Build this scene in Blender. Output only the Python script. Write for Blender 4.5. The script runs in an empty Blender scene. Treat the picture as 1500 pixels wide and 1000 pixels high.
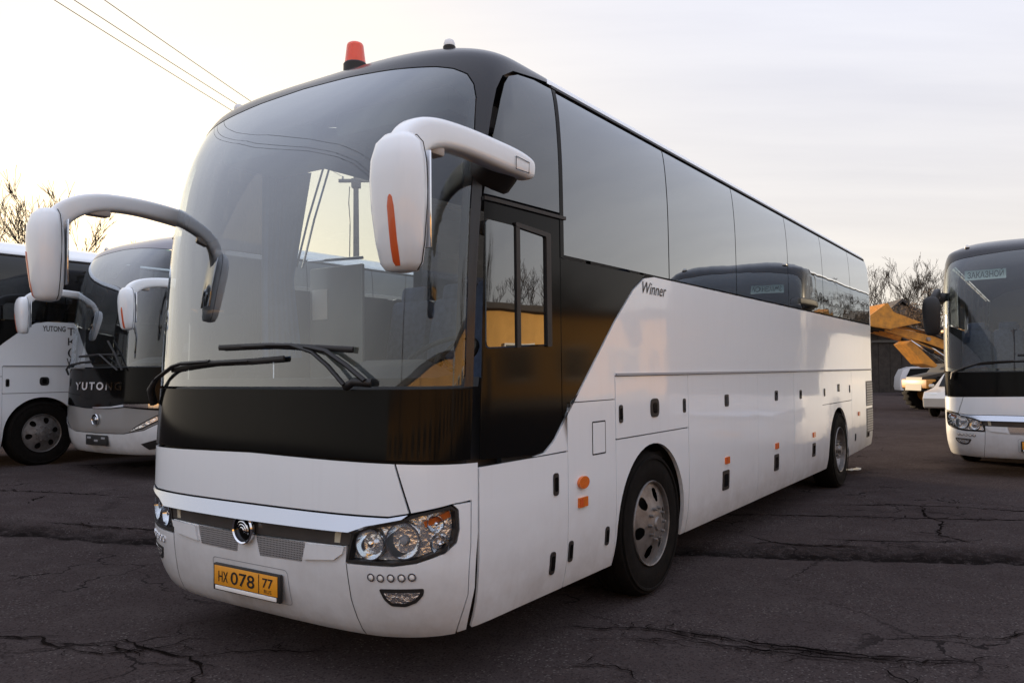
import bpy, bmesh, math, random
import numpy as np
from mathutils import Vector, Matrix
random.seed(7); rng = np.random.RandomState(7)
SC = bpy.context.scene
COL = SC.collection
rad = math.radians

# ------------------------------------------------------------------ camera
cam = bpy.data.cameras.new('camera'); camo = bpy.data.objects.new('camera', cam); COL.objects.link(camo)
cam.sensor_width = 36.0; cam.lens = 28.10; cam.clip_start = .1; cam.clip_end = 5000
pt, ro = rad(2.1507), rad(-.6206)
cf = Vector((0, math.cos(pt), math.sin(pt))); up0 = Vector((0, -math.sin(pt), math.cos(pt))); r0 = Vector((1, 0, 0))
cr = math.cos(ro) * r0 + math.sin(ro) * up0; cu = -math.sin(ro) * r0 + math.cos(ro) * up0
M = Matrix((cr, cu, -cf)).transposed().to_4x4(); M.translation = Vector((0, 0, 1.626))
camo.matrix_world = M
SC.camera = camo
SC.render.resolution_x, SC.render.resolution_y = 1024, 682

# ------------------------------------------------------------------ sky, sun, exposure
SUN_AZ, SUN_EL = rad(-27), rad(6.5)
SUN = Vector((math.sin(SUN_AZ) * math.cos(SUN_EL), math.cos(SUN_AZ) * math.cos(SUN_EL), math.sin(SUN_EL)))
wd = bpy.data.worlds.new('World'); SC.world = wd; wd.use_nodes = True
nt = wd.node_tree; nt.nodes.clear()
def N(t, k, **kw):
    n = t.nodes.new(k)
    for a, b in kw.items(): setattr(n, a, b)
    return n
def L(t, a, b): t.links.new(a, b)
def math_n(t, op, a, b=None, clamp=False):
    n = N(t, 'ShaderNodeMath', operation=op, use_clamp=clamp)
    for i, q in enumerate((a, b)):
        if q is None: continue
        if isinstance(q, (int, float)): n.inputs[i].default_value = q
        else: L(t, q, n.inputs[i])
    return n.outputs[0]
def mixc(t, f, a, b, mode='MIX'):
    n = N(t, 'ShaderNodeMix', data_type='RGBA', blend_type=mode)
    for s, q in ((n.inputs[0], f), (n.inputs[6], a), (n.inputs[7], b)):
        if isinstance(q, (int, float)): s.default_value = q
        elif isinstance(q, (tuple, list)): s.default_value = tuple(q) + ((1,) if len(q) == 3 else ())
        else: L(t, q, s)
    return n.outputs[2]
sky = N(nt, 'ShaderNodeTexSky', sky_type='NISHITA', sun_disc=False, sun_elevation=SUN_EL, sun_rotation=SUN_AZ, air_density=1.0, dust_density=2.5, ozone_density=1.0)
tc = N(nt, 'ShaderNodeTexCoord')
dirv = tc.outputs['Generated']
dt = N(nt, 'ShaderNodeVectorMath', operation='DOT_PRODUCT'); L(nt, dirv, dt.inputs[0]); dt.inputs[1].default_value = SUN
ds = math_n(nt, 'MAXIMUM', dt.outputs['Value'], 0.0)
sep = N(nt, 'ShaderNodeSeparateXYZ'); L(nt, dirv, sep.inputs[0])
zc = math_n(nt, 'ADD', math_n(nt, 'MAXIMUM', sep.outputs[2], 0.0), .12)
cmb = N(nt, 'ShaderNodeCombineXYZ')
L(nt, math_n(nt, 'DIVIDE', sep.outputs[0], zc), cmb.inputs[0]); L(nt, math_n(nt, 'DIVIDE', sep.outputs[1], zc), cmb.inputs[1])
mp = N(nt, 'ShaderNodeMapping'); L(nt, cmb.outputs[0], mp.inputs[0]); mp.inputs['Rotation'].default_value = (0, 0, rad(38)); mp.inputs['Scale'].default_value = (.30, 1.5, 1)
nz = N(nt, 'ShaderNodeTexNoise'); L(nt, mp.outputs[0], nz.inputs[0]); nz.inputs['Scale'].default_value = 1.1; nz.inputs['Detail'].default_value = 6; nz.inputs['Roughness'].default_value = .55
rp = N(nt, 'ShaderNodeMapRange'); L(nt, nz.outputs[0], rp.inputs[0]); rp.inputs[1].default_value = .36; rp.inputs[2].default_value = .66
cloud = mixc(nt, rp.outputs[0], (4.2, 4.3, 5.05), (5.5, 5.5, 6.0))                 # thin high cloud veil
hz = math_n(nt, 'POWER', math_n(nt, 'SUBTRACT', 1.0, math_n(nt, 'MAXIMUM', sep.outputs[2], 0.0)), 4.2)
cloud = mixc(nt, math_n(nt, 'MULTIPLY', hz, .9), cloud, (6.6, 5.85, 4.75))            # warm towards the horizon
zen = N(nt, 'ShaderNodeVectorMath', operation='SCALE'); L(nt, cloud, zen.inputs[0]); L(nt, math_n(nt, 'ADD', 1.0, math_n(nt, 'MULTIPLY', math_n(nt, 'MAXIMUM', math_n(nt, 'SUBTRACT', sep.outputs[2],   .26), 0.0), .75)), zen.inputs['Scale']); cloud = mixc(nt, math_n(nt, 'MULTIPLY', math_n(nt, 'MAXIMUM', sep.outputs[2], 0.0), 1.3, True), zen.outputs[0], mixc(nt, 1.0, zen.outputs[0], (.945, .98, 1.045), 'MULTIPLY'))   # overcast veil brightens overhead
cloud = mixc(nt, math_n(nt, 'MULTIPLY', math_n(nt, 'POWER', ds, 6.0), .9), cloud, (6.7, 6.15, 5.15))   # cream light through the veil around the low sun
glow = N(nt, 'ShaderNodeVectorMath', operation='SCALE'); glow.inputs[0].default_value = (1.5, 1.15, .5); L(nt, math_n(nt, 'POWER', ds, 18.0), glow.inputs['Scale'])
glow2 = N(nt, 'ShaderNodeVectorMath', operation='SCALE'); glow2.inputs[0].default_value = (.35, .31, .25); L(nt, math_n(nt, 'POWER', ds, 3.0), glow2.inputs['Scale'])
veil = mixc(nt, 1.0, mixc(nt, 1.0, cloud, glow.outputs[0], 'ADD'), glow2.outputs[0], 'ADD')
full = mixc(nt, .88, sky.outputs[0], veil)
bgn = N(nt, 'ShaderNodeBackground'); L(nt, full, bgn.inputs[0]); bgn.inputs[1].default_value = .115
won = N(nt, 'ShaderNodeOutputWorld'); L(nt, bgn.outputs[0], won.inputs[0])

sl = bpy.data.lights.new('sun', 'SUN'); sl.energy = 5.0; sl.angle = rad(1.5); sl.color = (1, .76, .50)
so = bpy.data.objects.new('sun', sl); COL.objects.link(so); so.rotation_euler = SUN.to_track_quat('Z', 'Y').to_euler()
SC.view_settings.view_transform = 'Standard'; SC.view_settings.look = 'None'; SC.view_settings.exposure = 0.57; SC.view_settings.gamma = 1.0
SC.view_settings.use_curve_mapping = False
SC.render.engine = 'CYCLES'
SC.cycles.max_bounces = 10; SC.cycles.transparent_max_bounces = 16; SC.cycles.glossy_bounces = 4; SC.cycles.caustics_reflective = False; SC.cycles.caustics_refractive = False

# ------------------------------------------------------------------ materials
MATS = {}
def mat(name, base, rough=.5, metal=0., coat=0., coat_r=.03, var=0., vscale=6., var2=None, bump=0., bscale=80., spec=.5, rvar=0.):
    if name in MATS: return MATS[name]
    m = bpy.data.materials.new(name); m.use_nodes = True; t = m.node_tree
    b = t.nodes['Principled BSDF']
    b.inputs['Base Color'].default_value = (*base, 1); b.inputs['Roughness'].default_value = rough; b.inputs['Metallic'].default_value = metal
    b.inputs['Coat Weight'].default_value = coat; b.inputs['Coat Roughness'].default_value = coat_r; b.inputs['Specular IOR Level'].default_value = spec
    if var or bump or rvar:
        c = N(t, 'ShaderNodeTexCoord')
        n = N(t, 'ShaderNodeTexNoise'); L(t, c.outputs['Object'], n.inputs[0]); n.inputs['Scale'].default_value = vscale; n.inputs['Detail'].default_value = 6; n.inputs['Roughness'].default_value = .65
        if var:
            d = var2 if var2 else tuple(x * (1 - var) for x in base)
            r = N(t, 'ShaderNodeMapRange'); L(t, n.outputs[0], r.inputs[0]); r.inputs[1].default_value = .35; r.inputs[2].default_value = .7; r.inputs[4].default_value = var if var2 else 1
            L(t, mixc(t, r.outputs[0], base, d), b.inputs['Base Color'])
        if rvar:
            L(t, math_n(t, 'ADD', math_n(t, 'MULTIPLY', n.outputs[0], rvar), max(0, rough - rvar * .5)), b.inputs['Roughness'])
        if bump:
            n2 = N(t, 'ShaderNodeTexNoise'); L(t, c.outputs['Object'], n2.inputs[0]); n2.inputs['Scale'].default_value = bscale; n2.inputs['Detail'].default_value = 4
            bp = N(t, 'ShaderNodeBump'); bp.inputs['Strength'].default_value = bump; bp.inputs['Distance'].default_value = .02; L(t, n2.outputs[0], bp.inputs['Height'])
            L(t, bp.outputs[0], b.inputs['Normal'])
    MATS[name] = m
    return m
def paint(name, base, dirt=(.30, .26, .23)):
    """coach paint: clear coat, faint orange peel, road dirt gathered low on the skirts"""
    if name in MATS: return MATS[name]
    m = bpy.data.materials.new(name); m.use_nodes = True; t = m.node_tree; b = t.nodes['Principled BSDF']
    c = N(t, 'ShaderNodeTexCoord'); s = N(t, 'ShaderNodeSeparateXYZ'); L(t, c.outputs['Object'], s.inputs[0])
    n = N(t, 'ShaderNodeTexNoise'); L(t, c.outputs['Object'], n.inputs[0]); n.inputs['Scale'].default_value = 3.1; n.inputs['Detail'].default_value = 8; n.inputs['Roughness'].default_value = .7
    mpn = N(t, 'ShaderNodeMapping'); L(t, c.outputs['Object'], mpn.inputs[0]); mpn.inputs['Scale'].default_value = (22, 22, 1.1)
    n3 = N(t, 'ShaderNodeTexNoise'); L(t, mpn.outputs[0], n3.inputs[0]); n3.inputs['Scale'].default_value = 1.0; n3.inputs['Detail'].default_value = 5
    low = N(t, 'ShaderNodeMapRange'); L(t, s.outputs[2], low.inputs[0]); low.inputs[1].default_value = .95; low.inputs[2].default_value = .28; low.inputs[3].default_value = 0; low.inputs[4].default_value = 1
    f = math_n(t, 'MULTIPLY', low.outputs[0], math_n(t, 'MULTIPLY', n.outputs[0], 1.05))
    st = N(t, 'ShaderNodeMapRange'); L(t, n3.outputs[0], st.inputs[0]); st.inputs[1].default_value = .52; st.inputs[2].default_value = .8; st.inputs[4].default_value = .045
    f = math_n(t, 'ADD', f, st.outputs[0], True)
    L(t, mixc(t, f, base, dirt), b.inputs['Base Color'])
    L(t, math_n(t, 'ADD', math_n(t, 'MULTIPLY', f, .35), .30), b.inputs['Roughness'])
    b.inputs['Coat Weight'].default_value = .7; b.inputs['Coat Roughness'].default_value = .06
    n2 = N(t, 'ShaderNodeTexNoise'); L(t, c.outputs['Object'], n2.inputs[0]); n2.inputs['Scale'].default_value = 2.3; n2.inputs['Detail'].default_value = 2
    bp = N(t, 'ShaderNodeBump'); bp.inputs['Strength'].default_value = .12; bp.inputs['Distance'].default_value = .03; L(t, n2.outputs[0], bp.inputs['Height'])
    L(t, bp.outputs[0], b.inputs['Normal']); L(t, bp.outputs[0], b.inputs['Coat Normal'])
    MATS[name] = m; return m
def glass(name, tint, f0=.08, wav=.05, rough=0., top_tint=None, ztop=(2.95, 3.3), film=None, wscale=1.6, ex=2.0, arcs=None):
    """thin laminated glass: Fresnel mirror over tinted see-through"""
    if name in MATS: return MATS[name]
    m = bpy.data.materials.new(name); m.use_nodes = True; t = m.node_tree; t.nodes.clear()
    g = N(t, 'ShaderNodeNewGeometry'); c = N(t, 'ShaderNodeTexCoord')
    n2 = N(t, 'ShaderNodeTexNoise'); L(t, c.outputs['Object'], n2.inputs[0]); n2.inputs['Scale'].default_value = wscale; n2.inputs['Detail'].default_value = 1.5
    bp = N(t, 'ShaderNodeBump'); bp.inputs['Strength'].default_value = wav; bp.inputs['Distance'].default_value = .05; L(t, n2.outputs[0], bp.inputs['Height'])
    d = N(t, 'ShaderNodeVectorMath', operation='DOT_PRODUCT'); L(t, g.outputs['Incoming'], d.inputs[0]); L(t, g.outputs['Normal'], d.inputs[1])
    k = math_n(t, 'SUBTRACT', 1.0, math_n(t, 'ABSOLUTE', d.outputs['Value']), True)
    f = math_n(t, 'ADD', math_n(t, 'MULTIPLY', math_n(t, 'POWER', k, ex), 1 - f0), f0, True)
    tr = N(t, 'ShaderNodeBsdfTransparent'); tr.inputs[0].default_value = (*tint, 1)
    if top_tint:
        s = N(t, 'ShaderNodeSeparateXYZ'); L(t, c.outputs['Object'], s.inputs[0])
        mr = N(t, 'ShaderNodeMapRange'); L(t, s.outputs[2], mr.inputs[0]); mr.inputs[1].default_value, mr.inputs[2].default_value = ztop
        L(t, mixc(t, mr.outputs[0], tint, top_tint), tr.inputs[0])
    gl = N(t, 'ShaderNodeBsdfGlossy'); gl.inputs['Roughness'].default_value = rough; gl.inputs[0].default_value = (.90, .95, 1.0, 1); L(t, bp.outputs[0], gl.inputs['Normal'])
    mx = N(t, 'ShaderNodeMixShader'); L(t, f, mx.inputs[0]); L(t, tr.outputs[0], mx.inputs[1]); L(t, gl.outputs[0], mx.inputs[2])
    last = mx.outputs[0]
    if film:                                               # thin film of dust on the pane
        df = N(t, 'ShaderNodeBsdfDiffuse'); df.inputs[0].default_value = (.55, .53, .5, 1)
        n4 = N(t, 'ShaderNodeTexNoise'); L(t, c.outputs['Object'], n4.inputs[0]); n4.inputs['Scale'].default_value = 2.2; n4.inputs['Detail'].default_value = 7; n4.inputs['Roughness'].default_value = .7
        m2 = N(t, 'ShaderNodeMixShader'); ff = math_n(t, 'MULTIPLY', n4.outputs[0], film * 2)
        if arcs:                                           # the wipers keep their sweep cleaner
            s2 = N(t, 'ShaderNodeSeparateXYZ'); L(t, c.outputs['Object'], s2.inputs[0]); cl = None
            for (y_, z_, r_) in arcs:
                q = math_n(t, 'ADD', math_n(t, 'POWER', math_n(t, 'SUBTRACT', s2.outputs[1], y_), 2.0), math_n(t, 'POWER', math_n(t, 'SUBTRACT', s2.outputs[2], z_), 2.0))
                mr2 = N(t, 'ShaderNodeMapRange'); L(t, math_n(t, 'SQRT', q), mr2.inputs[0]); mr2.inputs[1].default_value = r_ - .03; mr2.inputs[2].default_value = r_ + .03; mr2.inputs[3].default_value = .25
                cl = mr2.outputs[0] if cl is None else math_n(t, 'MINIMUM', cl, mr2.outputs[0])
            ff = math_n(t, 'MULTIPLY', ff, cl)
        L(t, ff, m2.inputs[0]); L(t, last, m2.inputs[1]); L(t, df.outputs[0], m2.inputs[2]); last = m2.outputs[0]
    o = N(t, 'ShaderNodeOutputMaterial'); L(t, last, o.inputs[0])
    MATS[name] = m; return m
def mesh_mat():
    if 'honeycomb' in MATS: return MATS['honeycomb']
    m = bpy.data.materials.new('honeycomb'); m.use_nodes = True; t = m.node_tree; b = t.nodes['Principled BSDF']
    c = N(t, 'ShaderNodeTexCoord'); mp = N(t, 'ShaderNodeMapping'); L(t, c.outputs['Object'], mp.inputs[0]); mp.inputs['Scale'].default_value = (0, 1, 1)
    v = N(t, 'ShaderNodeTexVoronoi', feature='DISTANCE_TO_EDGE'); L(t, mp.outputs[0], v.inputs[0]); v.inputs['Scale'].default_value = 85; v.inputs['Randomness'].default_value = .15
    r = math_n(t, 'LESS_THAN', v.outputs[0], .24)
    L(t, mixc(t, r, (.03, .03, .03), (.75, .76, .78)), b.inputs['Base Color']); L(t, math_n(t, 'MULTIPLY', r, .8), b.inputs['Metallic']); b.inputs['Roughness'].default_value = .3
    bp = N(t, 'ShaderNodeBump'); bp.inputs['Strength'].default_value = .8; bp.inputs['Distance'].default_value = .01; L(t, r, bp.inputs['Height']); L(t, bp.outputs[0], b.inputs['Normal'])
    MATS['honeycomb'] = m; return m

WHITE = paint('white_paint', (.82, .87, .91))
GREYP = paint('grey_paint', (.24, .24, .235))
BLACKG = mat('black_gloss', (.005, .005, .005), .09, spec=.09, rvar=.05, vscale=3)
DOMEP = mat('dome_black', (.016, .017, .022), .25, coat=.25, coat_r=.1, spec=.35, rvar=.1, vscale=2)
BLACKM = mat('black_plastic', (.015, .014, .014), .55, var=.3, bump=.05)
DARK = mat('dark_gap', (.006, .006, .006), .8)
UNDER = mat('chassis_dark', (.012, .011, .010), .85, var=.4)
CHROME = mat('chrome', (.80, .82, .86), .08, metal=1., rvar=.06, vscale=9)
SATIN = mat('satin_trim', (.58, .62, .69), .22, metal=.85, rvar=.1)
GREYBAR = mat('grey_bar', (.06, .055, .052), .35, coat=.3, var=.2)
RUBBER = mat('tyre_rubber', (.007, .0065, .006), .85, spec=.1, var=.5, vscale=14, var2=(.018, .015, .013), bump=.12, bscale=60)
RIMM = mat('wheel_steel', (.25, .24, .235), .45, metal=.5, var=.8, vscale=9, var2=(.085, .072, .062), bump=.05)
AMBER = mat('amber_lens', (.75, .17, .02), .25, coat=.5, var=.3, vscale=40)
REDO = mat('red_orange', (.62, .10, .02), .3, coat=.4, var=.1)
GLW = glass('windscreen_glass', (.80, .86, .86), .075, .02, ex=1.9, top_tint=(.06, .17, .16), ztop=(2.85, 3.2), film=.024, arcs=[(1.05, 1.5, 1.28), (-.75, 1.55, 1.15)])
GLT = glass('tinted_glass', (.03, .03, .033), .05, .05, film=.012, ex=2.0)
GLC = glass('clear_glass', (.82, .85, .85), .07, .03, film=.01)
LENS = glass('lamp_lens', (.95, .96, .97), .04, .0, ex=4.0)
SEATM = mat('seat_fabric', (.09, .12, .20), .9, var=.4, vscale=20, bump=.1)
CURTM = mat('curtain_blue', (.06, .13, .30), .85, var=.3, vscale=10)
DASHM = mat('dash_plastic', (.075, .075, .08), .6, var=.25, bump=.1, bscale=200)
LINM = mat('lining_grey', (.30, .31, .33), .8, var=.15)
PAPER = mat('paper', (.8, .8, .78), .7, var=.06)
PLATEM = mat('plate_orange', (.78, .33, .02), .4, var=.08, vscale=30)
INK = mat('ink_black', (.012, .010, .010), .5)
BULB = mat('lamp_reflector', (.82, .87, .91), .07, metal=1.)

# ------------------------------------------------------------------ helpers
def link(o, parent=None):
    COL.objects.link(o)
    if parent is not None: o.parent = parent
    return o
def empty(name, loc=(0, 0, 0), rz=0, parent=None):
    o = bpy.data.objects.new(name, None); o.location = loc; o.rotation_euler = (0, 0, rz); o.empty_display_size = .2
    return link(o, parent)
def tag(o, label, cat, group=None):
    o['label'] = label; o['category'] = cat
    if group: o['group'] = group
    return o
class B:
    def __init__(s): s.bm = bmesh.new()
    def box(s, c, d, bev=0., rot=None, seg=2):
        t = bmesh.new(); bmesh.ops.create_cube(t, size=1)
        for v in t.verts: v.co = Vector((v.co.x * d[0], v.co.y * d[1], v.co.z * d[2]))
        if bev: bmesh.ops.bevel(t, geom=t.edges[:], offset=bev, segments=seg, affect='EDGES', profile=.5)
        R_ = rot if rot is not None else Matrix.Identity(3)
        vm = {v: s.bm.verts.new(R_ @ v.co + Vector(c)) for v in t.verts}
        for f in t.faces: s.bm.faces.new([vm[v] for v in f.verts])
        t.free(); return s
    def rings(s, rs, cap=True, closed=False):
        vs = [[s.bm.verts.new(p) for p in r] for r in rs]; n = len(rs[0])
        m = len(vs)
        for i in range(m if closed else m - 1):
            a, b = vs[i], vs[(i + 1) % m]
            for j in range(n): s.bm.faces.new((a[j], a[(j + 1) % n], b[(j + 1) % n], b[j]))
        if cap and not closed:
            s.bm.faces.new(vs[0][::-1]); s.bm.faces.new(vs[-1])
        return s
    def tube(s, path, r, n=8, up=(0, 0, 1), e=2.0, cap=True):
        """r: number, list, or list of (ra along up, rb across)"""
        P = [Vector(p) for p in path]; rs = []; m = len(P)
        for i, p in enumerate(P):
            t = (P[min(i + 1, m - 1)] - P[max(i - 1, 0)]).normalized()
            u = Vector(up); u = u - t * u.dot(t)
            if u.length < 1e-3: u = Vector((1, 0, 0)) - t * t.x
            u.normalize(); w = t.cross(u)
            q = r[i] if isinstance(r, (list, tuple)) else r
            a, b = q if isinstance(q, (list, tuple)) else (q, q)
            ring = []
            for j in range(n):
                th = 2 * math.pi * j / n; c_, s_ = math.cos(th), math.sin(th)
                ring.append(p + u * (a * math.copysign(abs(c_) ** (2 / e), c_)) + w * (b * math.copysign(abs(s_) ** (2 / e), s_)))
            rs.append(ring)
        return s.rings(rs, cap)
    def lathe(s, prof, c=(0, 0, 0), axis=(0, 0, 1), n=24, cap=False):
        ax = Vector(axis).normalized(); u = ax.orthogonal().normalized(); w = ax.cross(u); c = Vector(c)
        rs = [[c + ax * h + (u * math.cos(2 * math.pi * j / n) + w * math.sin(2 * math.pi * j / n)) * max(r, 1e-4) for j in range(n)] for r, h in prof]
        return s.rings(rs, cap)
    def prism(s, poly, fn, d):
        """poly of (a,b); fn(a,b,h)->3D; h from 0 to d"""
        a = [s.bm.verts.new(fn(p[0], p[1], 0)) for p in poly]; b = [s.bm.verts.new(fn(p[0], p[1], d)) for p in poly]
        n = len(poly); s.bm.faces.new(a[::-1]); s.bm.faces.new(b)
        for i in range(n): s.bm.faces.new((a[i], a[(i + 1) % n], b[(i + 1) % n], b[i]))
        return s
    def obj(s, name, m, parent=None, smooth=35):
        bmesh.ops.recalc_face_normals(s.bm, faces=s.bm.faces[:])
        me = bpy.data.meshes.new(name); s.bm.to_mesh(me); s.bm.free(); me.materials.append(m)
        if smooth:
            me.polygons.foreach_set('use_smooth', [True] * len(me.polygons)); me.set_sharp_from_angle(angle=rad(smooth))
        return link(bpy.data.objects.new(name, me), parent)

def pchip_make(x, y):
    x = np.array(x, float); y = np.array(y, float); h = np.diff(x); d = np.diff(y) / h; n = len(x); m = np.zeros(n)
    for i in range(1, n - 1):
        if d[i - 1] * d[i] > 0:
            w1 = 2 * h[i] + h[i - 1]; w2 = h[i] + 2 * h[i - 1]; m[i] = (w1 + w2) / (w1 / d[i - 1] + w2 / d[i])
    m[0] = d[0]; m[-1] = d[-1]
    def f(xi):
        xi = np.clip(xi, x[0], x[-1]); k = np.clip(np.searchsorted(x, xi) - 1, 0, n - 2); t = (xi - x[k]) / h[k]
        return (2*t**3 - 3*t**2 + 1)*y[k] + (t**3 - 2*t**2 + t)*h[k]*m[k] + (-2*t**3 + 3*t**2)*y[k+1] + (t**3 - t**2)*h[k]*m[k+1]
    return f
# coach body surface S(u,v): u runs round the plan outline (0 = nose centre, metres), v runs up the section
HW = 1.275
VK = [.25, .32, .40, .52, .70, 1.00, 1.53, 2.0, 2.4, 2.8, 3.05, 3.25, 3.385, 3.575, 3.745, 4.005, 4.325, 4.645]
ZK = [.25, .32, .40, .52, .70, 1.00, 1.53, 2.0, 2.4, 2.8, 3.05, 3.25, 3.38, 3.48, 3.56, 3.62, 3.65, 3.66]
DK = [.17, .09, .05, .02, .0, .0, .03, .06, .10, .17, .245, .34, .43, .60, .92, 1.5, 2.2, 3.0]
WK = [.935, .955, .972, .988, .997, 1, 1, 1, 1, .998, .990, .975, .945, .82, .70, .5, .25, .0]
zf, df, wf = pchip_make(VK, ZK), pchip_make(VK, DK), pchip_make(VK, WK)
_q = np.linspace(0, 1, 500); _t = 1 - (1 - _q) ** 3.2
_xa, _ya = -2.04 - .5 * np.maximum(0, 1 - _t ** 3.5) ** .33, HW * _t
_xb = np.linspace(-2.035, 8.35, 200); _tc = np.linspace(0, 1, 200)[1:]
_yc = HW * (1 - _tc ** 3); _xc = 8.35 + .35 * np.maximum(0, 1 - (_yc / HW) ** 4) ** .4
X0 = np.concatenate([_xa, _xb, _xc]); Y0 = np.concatenate([_ya, np.full(200, HW), _yc])
L0 = np.concatenate([[0], np.cumsum(np.hypot(np.diff(X0), np.diff(Y0)))]); ULEN = float(L0[-1])
def wt_(x): w = np.clip(1 - (x + 2.2) / 2.6, 0, 1); return w * w * (3 - 2 * w)
def S(u, v):
    a = np.abs(u); x = np.interp(a, L0, X0); y = np.interp(a, L0, Y0)
    rr = np.clip((x - 7.2) / 1.4, 0, 1); rr = rr * rr * (3 - 2 * rr)
    z = zf(v)
    return np.stack([x + df(v) * wt_(x) - np.maximum(0, z - 3.2) * .8 * rr, y * wf(v) * np.sign(u), z], -1)
def SN(u, v):
    h = 2e-3
    du = S(u + h, v) - S(u - h, v); dv = S(u, np.minimum(v + h, 4.645)) - S(u, np.maximum(v - h, .25))
    n = np.cross(du, dv); l = np.linalg.norm(n, axis=-1, keepdims=True); n = n / np.maximum(l, 1e-9)
    p = S(u, v); c = np.stack([np.clip(p[..., 0], -1.2, 7.5), 0 * u, np.clip(p[..., 2], 0.9, 2.6)], -1)
    s = np.sign(((p - c) * n).sum(-1, keepdims=True)); n = n * np.where(s == 0, 1, s)
    return np.where(l < 1e-8, np.array([0, 0, 1.]), n)
def u_side(x, v, sgn):
    x = np.asarray(x, float); xc = x.copy()
    for _ in range(25): xc = x - df(v) * wt_(xc)
    return sgn * np.interp(xc, X0[:700], L0[:700])
def uv_of(a, v, dom, sgn):
    return u_side(a, v, sgn) if dom == 'x' else np.asarray(a, float)
def pt3(a, v, dom='u', sgn=-1, off=0.):
    a = np.array([a], float); v = np.array([v], float); u = uv_of(a, v, dom, sgn)
    return Vector((S(u, v) + SN(u, v) * off)[0])
def inset(poly, d):
    P = np.array(poly, float); n = len(P)
    ar = sum(P[i][0] * P[(i+1) % n][1] - P[(i+1) % n][0] * P[i][1] for i in range(n))
    if ar < 0: P = P[::-1]
    out = []
    for i in range(n):
        a, b, c = P[i-1], P[i], P[(i+1) % n]
        e1 = (b - a) / max(np.linalg.norm(b - a), 1e-9); e2 = (c - b) / max(np.linalg.norm(c - b), 1e-9)
        n1 = np.array([-e1[1], e1[0]]); n2 = np.array([-e2[1], e2[0]]); m = n1 + n2; k = m @ m
        out.append(b + m * (2 * d / k if k > .3 else d))
    return out
def rpoly(poly, r, seg=5):
    P = [np.array(p[:2], float) for p in poly]; n = len(P); out = []
    for i in range(n):
        rr = poly[i][2] if len(poly[i]) > 2 else r
        a, b, c = P[i-1], P[i], P[(i+1) % n]
        if rr <= 0: out.append(b); continue
        l1, l2 = np.linalg.norm(a - b), np.linalg.norm(c - b); k = min(rr, l1 * .48, l2 * .48)
        p, q = b + (a - b) / l1 * k, b + (c - b) / l2 * k
        for j in range(seg + 1):
            t = j / seg; out.append((1-t)**2 * p + 2*t*(1-t) * b + t*t * q)
    return out
def rect(a0, a1, v0, v1, r=0., seg=4):
    p = [(a0, v0), (a1, v0), (a1, v1), (a0, v1)]
    return rpoly(p, r, seg) if r else p
def ell(ca, cv, ra, rv, n=20):
    return [(ca + ra * math.cos(2*math.pi*i/n), cv + rv * math.sin(2*math.pi*i/n)) for i in range(n)]
G_V = list(np.arange(.28, .8, .06)) + list(np.arange(.9, 2.4, .25)) + list(np.arange(2.45, 3.2, .1)) + list(np.arange(3.22, 3.9, .035)) + list(np.arange(3.92, 4.6, .09))
G_X = list(np.arange(-2.3, .5, .11)) + list(np.arange(.6, 8.3, .6)) + list(np.arange(8.3, 8.7, .04))
_gu = [0, .25, .5, .65] + list(np.arange(.72, 1.62, .035)) + list(np.arange(1.65, 4.1, .12)) + list(np.arange(4.2, 11.6, .6)) + list(np.arange(11.7, ULEN, .05))
G_U = sorted(set([-x for x in _gu] + _gu))
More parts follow.
